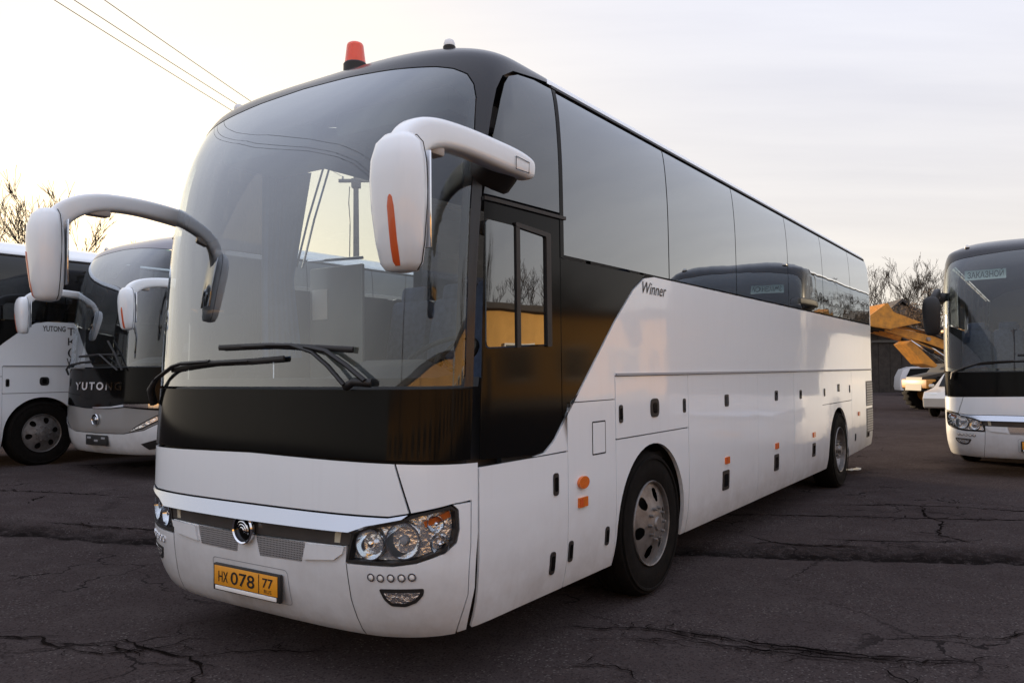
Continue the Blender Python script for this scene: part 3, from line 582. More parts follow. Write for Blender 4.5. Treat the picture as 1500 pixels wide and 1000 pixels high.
def make_coach(loc, rz, label, kind='classic', beacon=False, plate=None, backlit_mirror=False, rows=2, side_detail=True, sign=None, white=WHITE, script=None):
    R_ = empty('coach_bus', loc, rz)
    tag(R_, label, 'bus', 'white coaches parked in the yard')
    # ---- shell behind the panels
    for s in (-1, 1):
        arch = lambda cx: arc(cx, .52, .60, 0, 180)
        low = [(-1.9, .36)] + [(-.62, .36)] + arc(0, .52, .60, 180, 0)[0:] + [(.62, .36), (5.38, .36)] + arc(6.0, .52, .60, 180, 0) + [(6.62, .36), (8.5, .40), (8.5, 2.28), (-1.3, 2.28), (-1.3, 1.45), (-1.9, 1.45)]
        panel('body_frame', low, DARK, R_, 'x', s, -.022, rim=False)
        # wheel housings
        for cx in (0, 6.0):
            b = B(); P = arc(cx, .52, .605, 4, 176, 22)
            o_ = [b.bm.verts.new((x, s*1.262, z)) for x, z in P]; i_ = [b.bm.verts.new((x, s*.72, z)) for x, z in P]
            for k in range(len(P) - 1): b.bm.faces.new((o_[k], o_[k+1], i_[k+1], i_[k]))
            b.bm.faces.new(i_); b.obj('wheel_housing', UNDER, R_)
        tyre_rim(R_, 0, s*1.105, s, False); tyre_rim(R_, 6.15 - .0, s*1.105, s, True)
    b = B(); b.box((3.1, 0, .55), (10.4, 1.44, .42)); b.box((3.1, 0, .98), (10.6, 2.36, .06)); b.box((-1.9, 0, .62), (.7, 2.0, .36)); b.obj('chassis', UNDER, R_)
    b = B()
    for s in (-1, 1): b.box((2.95, s*.98, .62), (4.3, .5, .5)); b.box((7.4, s*.98, .68), (1.3, .5, .5))
    b.obj('luggage_bay', UNDER, R_)
    panel('front_frame', rect(-1.42, 1.42, .36, 1.5), DARK, R_, off=-.05, rim=False)
    # ---- sides
    TOPV = 2.30
    seams = [-1.285, .33, 1.90, 3.66, 5.27, 6.93, 8.50]
    for s in (-1, 1):
        W_ = white
        if s == -1:
            up = [(-1.62, 1.15), (-1.24, 1.15), (-1.24, 1.435), (-.61, 1.435), (-.61, 1.59), (8.60, 1.59), (8.60, TOPV), (.05, TOPV + .01), (-.12, 2.285), (-.30, 2.19), (-.60, 1.95), (-1.20, 1.40), (-1.40, 1.22), (-1.50, 1.165)]
            panel('side_panel', up, W_, R_, 'x', s, gap=.003)
            panel('service_door', rect(-2.128, -1.24, .335, 1.147, .012), W_, R_, 'x', s, gap=.003)
            panel('service_door', rect(-1.24, -.61, .335, 1.435, .012), W_, R_, 'x', s, gap=.003)
            panel('bin_door', rect(-.61, .66, 1.17, 1.588, .012), W_, R_, 'x', s, off=.002, gap=.0035)
            fa = [(-.61, 1.168), (-.61, .90), (-.615, .56), (-.66, .335)] ; 
            fender = [(-.61, 1.168), (-.61, .335), (-.60, .335)] + [(x, z) for x, z in arc(-.01, .52, .575, 180, 0, 26) ] + [(.562, .335), (.66, .335), (.66, 1.168)]
            panel('front_fender', fender, W_, R_, 'x', s, gap=.003, thick=.03)
            panel('luggage_door', rect(.66, 2.46, .335, 1.588, .012), W_, R_, 'x', s, off=.002, gap=.0035)
            panel('luggage_door', rect(2.46, 3.77, .335, 1.588, .012), W_, R_, 'x', s, off=.001, gap=.0035)
            panel('luggage_door', [(3.77, .335), (5.43, .335), (5.43, .52)] + arc(6.0, .52, .575, 180, 157, 4) + [(5.47, 1.165), (5.08, 1.165), (5.08, 1.588), (3.77, 1.588)], W_, R_, 'x', s, off=.002, gap=.003)
            panel('bin_door', rect(5.08, 6.83, 1.165, 1.588, .012), W_, R_, 'x', s, off=.001, gap=.0035)
            panel('rear_fender', [(5.47, 1.162), (5.47, .745)] + arc(6.0, .52, .575, 157, 0, 22) + [(6.575, .36), (6.83, .37), (6.83, 1.162)], W_, R_, 'x', s, gap=.003, thick=.03)
            panel('engine_door', [(6.83, .375), (8.60, .42), (8.60, 1.588), (6.83, 1.588)], W_, R_, 'x', s, off=.001, gap=.0035)
            # trims and hardware
            panel('rub_rail', rect(-.60, 8.58, 1.590, 1.607), mat('rail_grey', (.34, .35, .37), .5), R_, 'x', s, off=.012, thick=.016)
            panel('fuel_flap', rect(-.93, -.76, 1.10, 1.30, .01), W_, R_, 'x', s, off=.002, gap=.003)
            panel('flap_gap', rect(-.936, -.754, 1.094, 1.306, .01), DARK, R_, 'x', s, off=.0012, rim=False)
            for x, z, w_, h_ in [(-1.385, .97, .055, .13), (-1.41, .52, .055, .13), (-1.205, .55, .05, .125), (-.735, .56, .05, .12), (-.535, 1.335, .055, .12), (.575, 1.345, .055, .11), (1.555, 1.35, .10, .105), (3.085, 1.345, .10, .105), (3.06, .655, .16, .17), (1.51, .655, .17, .17), (4.05, 1.33, .09, .1), (4.62, .65, .15, .16), (5.2, 1.32, .06, .1), (6.0, 1.36, .11, .1), (6.70, 1.33, .05, .11), (7.05, .62, .07, .11), (8.0, .60, .22, .09)]:
                h = panel('door_handle', rect(x - w_/2, x + w_/2, z - h_/2, z + h_/2, .022), BLACKM, R_, 'x', s, off=.007, thick=.009)
                panel('latch', rect(x - w_*.28, x + w_*.28, z - h_*.32, z + h_*.32, .012), BLACKG, h, 'x', s, off=.010, thick=.004)
            h = panel('door_handle', rect(-.06, .085, 1.285, 1.42, .05), BLACKM, R_, 'x', s, off=.008, thick=.010)
            panel('latch', rect(-.02, .045, 1.315, 1.39, .02), BLACKG, h, 'x', s, off=.012, thick=.005)
            panel('side_marker', ell(-1.07, .945, .062, .038), AMBER, R_, 'x', s, off=.018, thick=.02)
            for x, z in [(-1.07, .825), (1.54, .825), (3.07, .825), (4.62, .83), (7.30, .95)]:
                h = panel('side_marker', rect(x - .055, x + .055, z - .030, z + .030, .006), AMBER, R_, 'x', s, off=.012, thick=.014)
                panel('reflector', rect(x - .048, x - .005, z - .023, z + .023), REDO, h, 'x', s, off=.014, thick=.003)
            for z0, z1 in ((.63, 1.0), (1.035, 1.42)):
                g = panel('vent', rect(7.88, 8.42, z0, z1, .01), mat('vent_grey', (.10, .10, .10), .6), R_, 'x', s, off=.004)
                for k in range(9): panel('slat', rect(7.90, 8.40, z0 + .02 + k * (z1 - z0 - .03) / 9, z0 + .04 + k * (z1 - z0 - .03) / 9), mat('vent_slat', (.30, .30, .30), .5), g, 'x', s, off=.012, thick=.007)
            if script: text_surf('lettering', script, .125, -.19, 2.175, INK, R_, 'x', s, .0035, shear=.35, width=.42)
        else:
            ff = [(-1.30, .335), (-.60, .335)] + arc(-.01, .52, .575, 180, 0, 20) + [(.60, .335), (5.43, .335)] + arc(6.0, .52, .575, 180, 0, 20) + [(6.58, .36), (8.60, .42), (8.60, TOPV), (.05, TOPV), (-.30, 2.19), (-1.30, 1.40)]
            panel('side_panel', ff, W_, R_, 'x', s, gap=.003)
            panel('entrance_door', [(-2.12, .335), (-1.31, .335), (-1.31, 1.17), (-2.12, 1.17)], W_, R_, 'x', s, gap=.003)
        # window band
        for i in range(len(seams) - 1):
            a, c = seams[i], seams[i+1]
            clear = (s == 1 and i == 0) 
            panel('window_pane', rect(a, c, TOPV + .012, 3.315, .015), GLC if clear else GLT, R_, 'x', s, gap=.008, thick=.006)
            if i: panel('window_pillar', rect(a - .06, a + .06, TOPV - .02, 3.33), DARK, R_, 'x', s, off=-.025, rim=False)
        panel('window_pillar', rect(8.42, 8.60, TOPV, 3.33), white, R_, 'x', s, gap=.002)
        panel('roof_gutter', rect(-1.30, 8.5, 3.328, 3.348), BLACKM, R_, 'x', s, off=.006, thick=.014)
        us = abs(float(u_side(-1.30, 3.4, -1)))
        ue = abs(float(u_side(8.55, 3.0, -1)))
        panel('roof_panel', [(s*us, 3.352), (s*ue, 3.352), (s*ue, 4.64), (s*us, 4.64)], white, R_, gap=.0, rim=False)
        panel('ceiling_lining', [(s*1.5, 3.30), (s*ue, 3.30), (s*ue, 4.64), (s*1.5, 4.64)], LINM, R_, off=-.06, rim=False)
        # black quarter below the first pane, drivers window surround
        if s == -1:
            qp = [(-1.30, 2.298), (-1.30, 1.345), (-1.205, 1.408), (-.605, 1.958), (-.305, 2.198), (-.125, 2.293), (-.10, 2.305)]
            panel('quarter_panel', qp, BLACKG, R_, 'x', s, gap=.003)
            hole = rpoly([(-2.065, 1.745), (-1.43, 1.775), (-1.43, 2.41), (-2.055, 2.425)], .03, 3)
            outer = [(-2.122, 1.182), (-1.62, 1.160), (-1.50, 1.178), (-1.40, 1.235), (-1.305, 1.325), (-1.305, 2.528), (-2.055, 2.512)]
            # ring around the sliding window, closed by a slit at the lower left corner
            k0 = min(range(len(hole)), key=lambda i: hole[i][0] + hole[i][1])
            hl = [tuple(hole[(k0 - i) % len(hole)]) for i in range(len(hole))]
            # bridge from outer[0]
            panel('driver_surround', outer[:1] + hl + [(hl[0][0] + 1e-6, hl[0][1] - 1e-6)] + [(outer[0][0] + 1e-6, outer[0][1] + 1e-6)] + outer[1:], BLACKG, R_, 'x', s, gap=0, rim=False)
            w1 = panel('sliding_window', rpoly([(-2.06, 1.75), (-1.775, 1.763), (-1.775, 2.42), (-2.05, 2.42)], .03, 3), GLT, R_, 'x', s, off=.003, gap=.002, thick=.006)
            w2 = panel('sliding_window', rpoly([(-1.755, 1.768), (-1.47, 1.778), (-1.47, 2.40), (-1.755, 2.415)], .03, 3), GLT, R_, 'x', s, off=.001, gap=.002, thick=.006)
            panel('frame', [(-1.785, 1.755), (-1.748, 1.757), (-1.748, 2.42), (-1.785, 2.422)], BLACKM, w1, 'x', s, off=.012, thick=.016)
            panel('frame', rpoly([(-1.475, 1.765), (-1.425, 1.768), (-1.425, 2.425), (-1.79, 2.44), (-1.79, 2.415), (-1.475, 2.40)], .012, 3), BLACKM, w2, 'x', s, off=.014, thick=.018)
            wa = [(-2.066, 2.545), (-1.30, 2.562), (-1.30, 2.9), (-1.303, 3.325), (-1.507, 3.322), (-1.68, 3.30), (-1.78, 3.262), (-1.835, 3.20), (-1.885, 3.10), (-1.985, 2.85)]
            panel('cab_window', wa, glass('cab_glass', (.05, .05, .052), .05, .03, film=.02, ex=2.6), R_, 'x', s, gap=.006, off=.002, thick=.006)
            panel('cab_sill', [(-2.066, 2.515), (-1.25, 2.53), (-1.25, 2.55), (-2.066, 2.535)], BLACKM, R_, 'x', s, off=.016, thick=.02)
            panel('pillar_trim', rect(-1.302, -1.262, 2.30, 3.32), BLACKG, R_, 'x', s, off=.004, thick=.01)
        else:
            panel('door_glass', rpoly([(-2.08, 1.20), (-1.34, 1.20), (-1.34, 2.50), (-2.05, 2.50)], .05), GLT, R_, 'x', s, gap=.006)
            panel('door_glass', [(-2.05, 2.52), (-1.31, 2.52), (-1.31, 3.30), (-1.78, 3.26), (-1.9, 3.07)], GLT, R_, 'x', s, gap=.006)
            panel('quarter_panel', [(-1.30, 2.29), (-1.30, 1.41), (-.31, 2.19), (-.05, 2.29)], BLACKG, R_, 'x', s, gap=.003)
            panel('window_pillar', rect(-1.34, -1.16, 1.2, 3.32), BLACKM, R_, 'x', s, off=-.02, rim=False)
    # ---- rear
    ue = float(u_side(8.55, 3.0, -1))
    panel('rear_panel', [(-ULEN, .42), (ue, .42), (ue, 3.37), (ue, 4.6), (-ULEN, 4.6)], white, R_, rim=False)
    panel('rear_panel', [(ULEN, .42), (-ue, .42), (-ue, 3.37), (-ue, 4.6), (ULEN, 4.6)], white, R_, rim=False)
    # ---- nose
    wsr = [(-1.352, 1.62), (-1.350, 2.0), (-1.333, 2.74), (-1.295, 3.07), (-1.265, 3.15), (-1.215, 3.212), (-1.13, 3.248), (-1.03, 3.268), (-.75, 3.297), (-.4, 3.325)]
    inner = [(-1.345, 1.552)] + wsr + [(0, 3.34)] + mir(wsr) + [(1.345, 1.552)]
    outl = [(-1.402, 1.552), (-1.402, 2.53), (-1.396, 2.67), (-1.403, 2.9), (-1.403, 3.15), (-1.425, 3.245), (-1.505, 3.305), (-1.715, 3.338), (-1.9, 3.362), (-us, 3.37)]
    cap = inner + mir(outl) + [(us, 4.64), (-us, 4.64)] + outl[::-1]
    panel('front_dome', cap, DOMEP if kind != 'new' else mat('dome_sheen_grey', (.26, .26, .30), .3, coat=.4), R_, rim=False)  # new kind: grey lightened, pale reflections on the dome put into its colour
    wsp = rpoly([(-1.342, 1.552, .05)] + [(a, v, 0) for a, v in wsr] + [(0, 3.34, 0)] + [(a, v, 0) for a, v in mir(wsr)] + [(1.342, 1.552, .05)], 0, 4)
    panel('windscreen', wsp, GLW, R_, gap=.006, off=-.002, thick=.008)
    # dark ceramic border inside the glass
    for pl in ([(-1.34, 1.56), (-1.34, 2.74), (-1.29, 3.06), (-1.255, 3.05), (-1.290, 2.74), (-1.300, 1.62), (-1.2, 1.60), (1.2, 1.60), (1.300, 1.62), (1.290, 2.74), (1.255, 3.05), (1.29, 3.06), (1.34, 2.74), (1.34, 1.56)],
               [(-1.29, 3.06), (-1.21, 3.20), (-1.03, 3.26), (-.75, 3.29), (0, 3.33), (.75, 3.29), (1.03, 3.26), (1.21, 3.20), (1.29, 3.06), (1.24, 3.05), (1.15, 3.14), (1.0, 3.19), (.75, 3.22), (0, 3.26), (-.75, 3.22), (-1.0, 3.19), (-1.15, 3.14), (-1.24, 3.05)]):
        panel('windscreen_border', pl, BLACKM, R_, off=-.016, rim=False)
    new = kind == 'new'
    panel('front_panel', [(-1.402, 1.188), (0, 1.205), (1.402, 1.188), (1.402, 1.545), (-1.402, 1.545)] if not new else [(-1.402, .93), (-.7, .98), (-.35, .955), (0, .955), (.35, .955), (.7, .98), (1.402, 1.0), (1.402, 1.545), (-1.402, 1.545)], BLACKG, R_, gap=.002)
    if not new:
        wt = [(-1.004, 1.180), (0, 1.198), (1.004, 1.180), (1.084, .940), (.98, .922), (0, .922), (-.98, .922), (-1.084, .940)]
        panel('bonnet', wt, white, R_, gap=.0025, off=.003)
        for s in (-1, 1):
            cp = [(-1.01, 1.180), (-1.455, 1.172), (-1.457, .82), (-1.43, .55), (-1.36, .332), (-1.30, .325), (-1.383, .523), (-1.406, .76), (-1.410, .988), (-1.30, .980), (-1.218, .964), (-1.092, .940)]
            panel('corner_panel', cp if s < 0 else mir(cp), white, R_, gap=.0025)
        ch = [(-1.078, .934), (-1.049, .913), (-.867, .876), (-.775, .842), (0, .838), (.775, .842), (.867, .876), (1.049, .913), (1.078, .934), (.98, .917), (0, .917), (-.98, .917)]
        panel('chrome_strip', ch, SATIN, R_, off=lambda v: .008 + (.935 - v) * .42, thick=.04)
        panel('grille_bar', [(-.765, .835), (-.75, .768), (0, .758), (.75, .768), (.765, .835), (0, .836)], GREYBAR, R_, off=-.002)
        bt = [(-.735, .764), (0, .752), (.735, .764)]
        lowc = [(-.731, .678), (-.867, .680), (-1.0, .682), (-1.12, .701), (-1.256, .745), (-1.318, .79), (-1.334, .854), (-1.328, .95), (-1.296, .978), (-1.404, .982), (-1.402, .76), (-1.379, .523), (-1.295, .322)]
        bump = bt + mir(lowc)[::-1] + [(.9, .30), (0, .30), (-.9, .30)] + lowc[::-1]
        panel('bumper', bump, white, R_, gap=.0025, off=.002, thick=.03)
        for s in (-1, 1):
            f_ = (lambda p: p) if s < 0 else mir
            # headlight: housing, bowls, lens
            hl = panel('headlight', f_(inset(HLO, -.004)), BLACKG, R_, off=-.055, rim=False)
            panel('bezel', f_(HLO), BLACKM, hl, off=.001, gap=.0, thick=.06, rim=True).data.materials[0] = BLACKM
            hb = hl.children[0]
            bpy.data.objects.remove(hb)
            ring = HLO; inn = [tuple(p) for p in inset(HLO, .013)]
            if sum(ring[i][0]*ring[(i+1) % len(ring)][1] - ring[(i+1) % len(ring)][0]*ring[i][1] for i in range(len(ring))) < 0: ring = ring[::-1]
            bz = ring + [ring[0]] ; k0 = min(range(len(inn)), key=lambda i: (inn[i][0]-ring[0][0])**2 + (inn[i][1]-ring[0][1])**2)
            inr = [inn[(k0 - i) % len(inn)] for i in range(len(inn) + 1)]
            bz = ring + [(ring[0][0] + 1e-6, ring[0][1] + 1e-6)] + [(p[0] + (1e-6 if i == 0 else 0), p[1]) for i, p in enumerate(inr)]
            panel('bezel', f_([tuple(p) for p in bz]), BLACKM, hl, off=.004, thick=.05)
            for (a, v, r, dp) in [(-.868, .778, .072, .05), (-1.05, .805, .085, .055), (-1.235, .785, .045, .045), (-1.215, .885, .040, .04)]:
                c = pt3(a * (1 if s < 0 else -1), v, off=-.012); n_ = Vector((-1, .32 * (1 if a > -.95 else 1.2) * (s), 0)).normalized()
                b = B(); b.lathe([(r * 1.08, -.004), (r * 1.08, .006), (r, .006), (r * .92, -.012), (r * .7, -.035), (r * .35, -dp), (0.001, -dp - .004)], c, n_, 28); bw = b.obj('reflector_bowl', BULB, hl, 40)
                b = B(); b.lathe([(.001, .0), (r * .22, -.004), (r * .30, -.018), (r * .28, -.05)], c, n_, 16); b.obj('bulb', CHROME if r < .08 else LINM, bw)
            # chrome backing shards between the bowls
            panel('reflector_tray', f_(inset(HLO, .016)), mat('lamp_tray', (.82, .83, .85), .18, metal=.75, rvar=.12, vscale=14, bump=.9, bscale=14), hl, off=-.040, rim=False)
            panel('indicator_lens', f_([(-1.15, .895), (-1.29, .945), (-1.30, .915), (-1.16, .868)]), AMBER, hl, off=-.03, rim=False)
            panel('lens', f_(inset(HLO, .012)), LENS, hl, off=.003, rim=False)
            for k, (a, v) in enumerate([(-.881, .622), (-.934, .622), (-.990, .626), (-1.046, .629), (-1.098, .634)]):
                c = pt3(a * -s, v, off=.001); q = pt3(a * -s, v, off=1.0) - pt3(a * -s, v, off=0.)
                b = B(); b.lathe([(.021, .0), (.021, .006), (.015, .007), (.013, .002), (.001, .003)], c, q, 18); lo_ = b.obj('running_light', CHROME, R_); b = B(); b.lathe([(.0145, .003), (.010, .0075), (.001, .009)], c, q, 14); b.obj('diode', PAPER, lo_)
            fg = [(-.920, .566), (-1.155, .578), (-1.150, .545), (-1.116, .508), (-1.06, .484), (-.985, .484), (-.945, .515)]
            fo = panel('fog_lamp', f_(rpoly(fg, .012, 3)), BLACKM, R_, off=.006, thick=.012)
            panel('lens', f_(inset(fg, .018)), mat('fog_reflector', (.75, .76, .78), .12, metal=.9, bump=.6, bscale=60), fo, off=.0085, thick=.004)
            panel('bumper_seam', f_([(-.731, .676), (-.736, .676), (-.752, .50), (-.80, .305), (-.795, .305), (-.747, .50)]), DARK, R_, off=.0026, rim=False)
            panel('mesh_grille', f_([(-.07, .752), (-.455, .755), (-.425, .655), (-.10, .648)]), mesh_mat(), R_, off=.0045, thick=.006)
            panel('bumper_scoop', f_([(-.47, .752), (-.73, .760), (-.715, .725), (-.66, .690), (-.45, .670)]), white, R_, off=.016, thick=.018)
            panel('tow_cover', f_([(-.66, .835), (-.70, .835), (-.69, .775), (-.655, .775)]), mat('sticker', (.55, .52, .40), .5), R_, off=.0, thick=.002)
        zc_ = .782
    else:
        gp = [(-1.40, .925), (-.7, .975), (-.35, .95), (.35, .95), (.7, .975), (1.40, .995), (1.36, .82), (1.05, .66), (.65, .60), (0, .59), (-.65, .60), (-1.05, .66), (-1.36, .80)]
        panel('grille_panel', gp, GREYP, R_, gap=.003, off=.004)
        panel('chrome_strip', [(-1.38, .955), (-.7, .99), (-.4, .965), (0, .955), (.1, .957), (.1, .968), (-.4, .985), (-.7, 1.02), (-1.38, 1.03)], CHROME, R_, off=.02)
        panel('bumper', [(-1.36, .795), (-1.05, .655), (-.65, .595), (0, .585), (.65, .595), (1.05, .655), (1.36, .815), (1.40, .99), (1.44, .98), (1.40, .5), (1.30, .30), (0, .28), (-1.30, .30), (-1.40, .5), (-1.44, .98), (-1.40, .93)], white, R_, gap=.003, thick=.03)
        for s in (-1, 1):
            f_ = (lambda p: p) if s < 0 else mir
            hp = [(-.78, .63), (-1.03, .675), (-1.30, .80), (-1.36, .93), (-1.10, .80), (-.90, .70)]
            hl = panel('headlight', f_(hp), BLACKM, R_, off=.008)
            panel('lens', f_(inset(hp, .018)), mat('lamp_tray', (.40, .41, .43), .16), hl, off=.012, thick=.005)
            panel('fog_lamp', f_([(-.98, .46), (-1.36, .56), (-1.33, .42), (-1.1, .38)]), BLACKM, R_, off=.006)
        text_surf('lettering', 'YUTONG', .155, .66, 1.225, CHROME, R_, 'u', -1, .008, mirror=-1, width=1.28, spacing=1.35, bold=.004)
        zc_ = .79
    # emblem: ring, dish and three arcs
    c0 = pt3(.015, zc_, off=.012); em = empty('emblem', c0, 0, R_)
    b = B(); b.lathe([(.070, .0), (.082, .0), (.084, .018), (.078, .026), (.071, .020), (.069, .0)], (0, 0, 0), (-1, 0, 0), 36); b.obj('ring', CHROME, em)
    b = B(); b.lathe([(.0005, .012), (.04, .010), (.071, .004), (.071, -.012), (.0005, -.012)], (0, 0, 0), (-1, 0, 0), 30); b.obj('dish', BLACKG if not new else BLACKM, em)
    for r in (.052, .036, .020):
        b = B(); b.tube([(-.014 - .004, -r * math.cos(rad(a)) * 1.0 + .004, r * math.sin(rad(a)) - .012) for a in range(-15, 150, 11)], [.0015 + .0045 * math.sin(math.pi * (i + .5) / 15) for i in range(15)], 8); b.obj('arc', CHROME, em)
    # number plate
    px_ = -2.553
    b = B(); b.box((px_ + .012, .012, .488), (.022, .57, .150), .006); pf = b.obj('number_plate', BLACKM, R_)
    if not new:
        pr_ = [tuple(q) for q in rpoly([(-.315, .395), (.340, .395), (.335, .592), (-.310, .592)], .03, 4)]; pn_ = [tuple(q) for q in inset(pr_, .004)]
        if sum(pr_[i][0]*pr_[(i+1) % len(pr_)][1] - pr_[(i+1) % len(pr_)][0]*pr_[i][1] for i in range(len(pr_))) < 0: pr_ = pr_[::-1]
        k0 = min(range(len(pn_)), key=lambda i: (pn_[i][0]-pr_[0][0])**2 + (pn_[i][1]-pr_[0][1])**2)
        panel('plate_recess', pr_ + [(pr_[0][0] + 1e-6, pr_[0][1] + 1e-6)] + [pn_[(k0 - i) % len(pn_)] for i in range(len(pn_) + 1)], mat('recess_grey', (.25, .27, .30), .6), R_, off=.0028, rim=False)
    if plate is not None:
        b = B(); b.box((px_ - .001, .012, .500), (.006, .535, .106), .002); b.obj('plate', PLATEM, pf)
        b = B(); b.box((px_ - .001, .012, .432), (.006, .52, .022), .002); b.obj('strip', PAPER, pf)
        b = B(); b.box((px_ - .0045, -.108, .50), (.002, .005, .10)); b.obj('divider', INK, pf)
        fn = lambda y0, z0: (lambda a, c: (px_ - .0055, y0 - a, z0 + c))
        if plate:
            text_flat('lettering', plate[0], .078, fn(.245, .468), INK, pf, width=.085, bold=.001)
            text_flat('lettering', plate[1], .098, fn(.135, .466), INK, pf, width=.205, bold=.001)
            text_flat('lettering', plate[2], .070, fn(-.135, .486), INK, pf, width=.085, bold=.001)
            text_flat('lettering', 'RUS', .028, fn(-.15, .456), INK, pf, width=.06)
    else:
        b = B()
        for k in range(3): b.box((px_ - .002, .2 - k*.19, .52 - .04*(k == 1)), (.006, .10, .03), .003)
        b.obj('plate_holder', LINM, pf)
    # wipers
    def wip(name, pth, blade):
        P = [pt3(a, v, off=o) for a, v, o in pth]
        b = B(); b.tube(P, [(.011, .015)] * len(P), 8); w = b.obj(name, BLACKM, R_, 50)
        Q = [pt3(a, v, off=.018) for a, v in blade]; b = B(); b.tube(Q, [(.016, .007)] * len(Q), 8)
        mq = [pt3(a, v, off=.034) for a, v in blade]; i0 = len(mq) // 2; b.tube(mq[i0-1:i0+2], [.005, .014, .005], 8); b.obj('blade', BLACKM, w, 50); return w
    if not new:
        w = wip('wiper', [(1.16, 1.50, .05), (1.10, 1.545, .05), (.99, 1.60, .045), (.754, 1.677, .04), (.646, 1.692, .045), (.355, 1.70, .04)], [(.807, 1.656), (.58, 1.676), (.355, 1.692), (.019, 1.697), (-.265, 1.708)])
        b = B(); b.tube([pt3(1.15, 1.44, off=.03), pt3(1.12, 1.53, off=.055), pt3(1.02, 1.585, off=.05)], [(.03, .025), (.03, .024), (.014, .014)], 10); b.obj('pivot', BLACKM, w, 50)
        w = wip('wiper', [(-.73, 1.565, .05), (-.622, 1.661, .05), (-.51, 1.734, .05), (-.35, 1.775, .045), (-.149, 1.782, .04)], [(.303, 1.78), (.08, 1.781), (-.149, 1.78), (-.521, 1.759), (-.752, 1.744)])
        b = B(); b.tube([pt3(-.85, 1.585, off=.05), pt3(-.734, 1.666, off=.05), pt3(-.601, 1.738, off=.048), (pt3(-.45, 1.765, off=.045))], [(.013, .016)] * 4, 8)
        b.tube([pt3(-.72, 1.558, off=.02), pt3(-.79, 1.58, off=.055), pt3(-.87, 1.575, off=.02)], [(.022, .025)] * 3, 8); b.obj('linkage', BLACKM, w, 50)
    else:
        w = wip('wiper', [(-.55, 1.50, .05), (-.3, 1.62, .05), (-.05, 1.74, .045), (.05, 1.74, .04)], [(.60, 1.72), (.3, 1.73), (.05, 1.735), (-.3, 1.73), (-.5, 1.72)])
        b = B(); b.tube([pt3(-.65, 1.50, off=.05), pt3(-.45, 1.75, off=.05), pt3(-.25, 1.93, off=.045)], [(.012, .016)] * 3, 8); b.obj('linkage', BLACKM, w)
        w = wip('wiper', [(1.25, 1.45, .05), (1.1, 1.53, .05), (.9, 1.6, .04)], [(1.15, 1.56), (.9, 1.6), (.5, 1.63), (.2, 1.64)])
    # mirrors
    for s in (-1, 1): mirror_arm(R_, s, backlit_mirror)
    # roof lamps
    for s in (-1, 1):
        c = pt3(-1.075 * -s, 3.50, off=.0); b = B(); b.lathe([(.034, -.02), (.036, .006), (.030, .014)], c, (0, 0, 1), 18, True); ml = b.obj('marker_lamp', BLACKM, R_)
        b = B(); b.lathe([(.032, .010), (.033, .024), (.026, .042), (.013, .050), (.001, .052)], c, (0, 0, 1), 18); b.obj('lens', mat('marker_clear', (.75, .74, .72), .15, metal=.4), ml)
    if beacon:
        c = Vector((-1.93, -.215, 3.492))
        b = B(); b.lathe([(.072, -.07), (.072, .012), (.066, .02), (.05, .02)], c, (0, 0, 1), 28, True); bc = b.obj('beacon', BLACKM, R_)
        bl = bpy.data.materials.new('beacon_lens'); bl.use_nodes = True; p_ = bl.node_tree.nodes['Principled BSDF']; p_.inputs['Base Color'].default_value = (.95, .10, .03, 1); p_.inputs['Roughness'].default_value = .15; p_.inputs['Subsurface Weight'].default_value = .6; p_.inputs['Subsurface Radius'].default_value = (.08, .02, .01); p_.inputs['Coat Weight'].default_value = .5
        b = B(); pr = [(.064, .02)]
        for k in range(10): pr += [(.063 - .0013 * k + .0012, .024 + k * .011), (.063 - .0013 * k, .030 + k * .011)]
        pr += [(.047, .140), (.038, .146), (.001, .147)]
        b.lathe(pr, c, (0, 0, 1), 32); b.obj('lens', bl, bc, 60)
        b = B(); b.lathe([(.001, .045), (.02, .047), (.026, .075), (.018, .10), (.001, .102)], c, (0, 0, 1), 14); b.obj('lamp', BLACKM, bc)
    # ---- cab and saloon
    b = B(); prof = [(-2.40, 1.35), (-2.44, 1.50), (-2.36, 1.545), (-2.15, 1.55), (-1.98, 1.60), (-1.90, 1.57), (-1.84, 1.45), (-1.82, 1.02), (-2.40, 1.02)]
    rs = []
    for y in (-1.17, -1.05, -.8, -.35, 0, .5, .9, 1.05, 1.17):
        k = .16 if abs(y) > 1.1 else (.07 if abs(y) > 1.0 else 0); hump = .10 if -1.0 < y < -.2 else 0
        rs.append([(x + k * (1 if x < -2.1 else 0), y, z + (hump if -2.2 < x < -1.8 and z > 1.4 else 0)) for x, z in prof])
    b.rings(rs); b.obj('dashboard', DASHM, R_, 40)
    b = B(); ry = Matrix.Rotation(rad(-58), 3, 'Y')
    ring = [Vector((-1.62, -.62, 1.72)) + Matrix.Rotation(rad(-32), 3, 'Y') @ Vector((.23 * math.cos(2*math.pi*j/28), .23 * math.sin(2*math.pi*j/28), 0)) for j in range(28)]
    rs = []
    for j in range(28):
        t_ = (ring[(j+1) % 28] - ring[j-1]).normalized(); u_ = Vector((0, 0, 1)).cross(t_).normalized(); w_ = t_.cross(u_)
        rs.append([ring[j] + u_ * .016 * math.cos(2*math.pi*k/8) + w_ * .016 * math.sin(2*math.pi*k/8) for k in range(8)])
    b.rings(rs, closed=True)
    for k in (0, 10, 18): b.tube([(-1.62, -.62, 1.72), ring[k]], .014, 6)
    b.tube([(-1.62, -.62, 1.73), (-1.82, -.62, 1.42)], .03, 8); b.obj('steering_wheel', BLACKM, R_, 60)
    st = bpy.data.objects.new('driver_seat', SEAT); link(st, R_); st.location = (-1.22, -.62, 1.15); st.scale = (1.15, 1.2, 1.15)
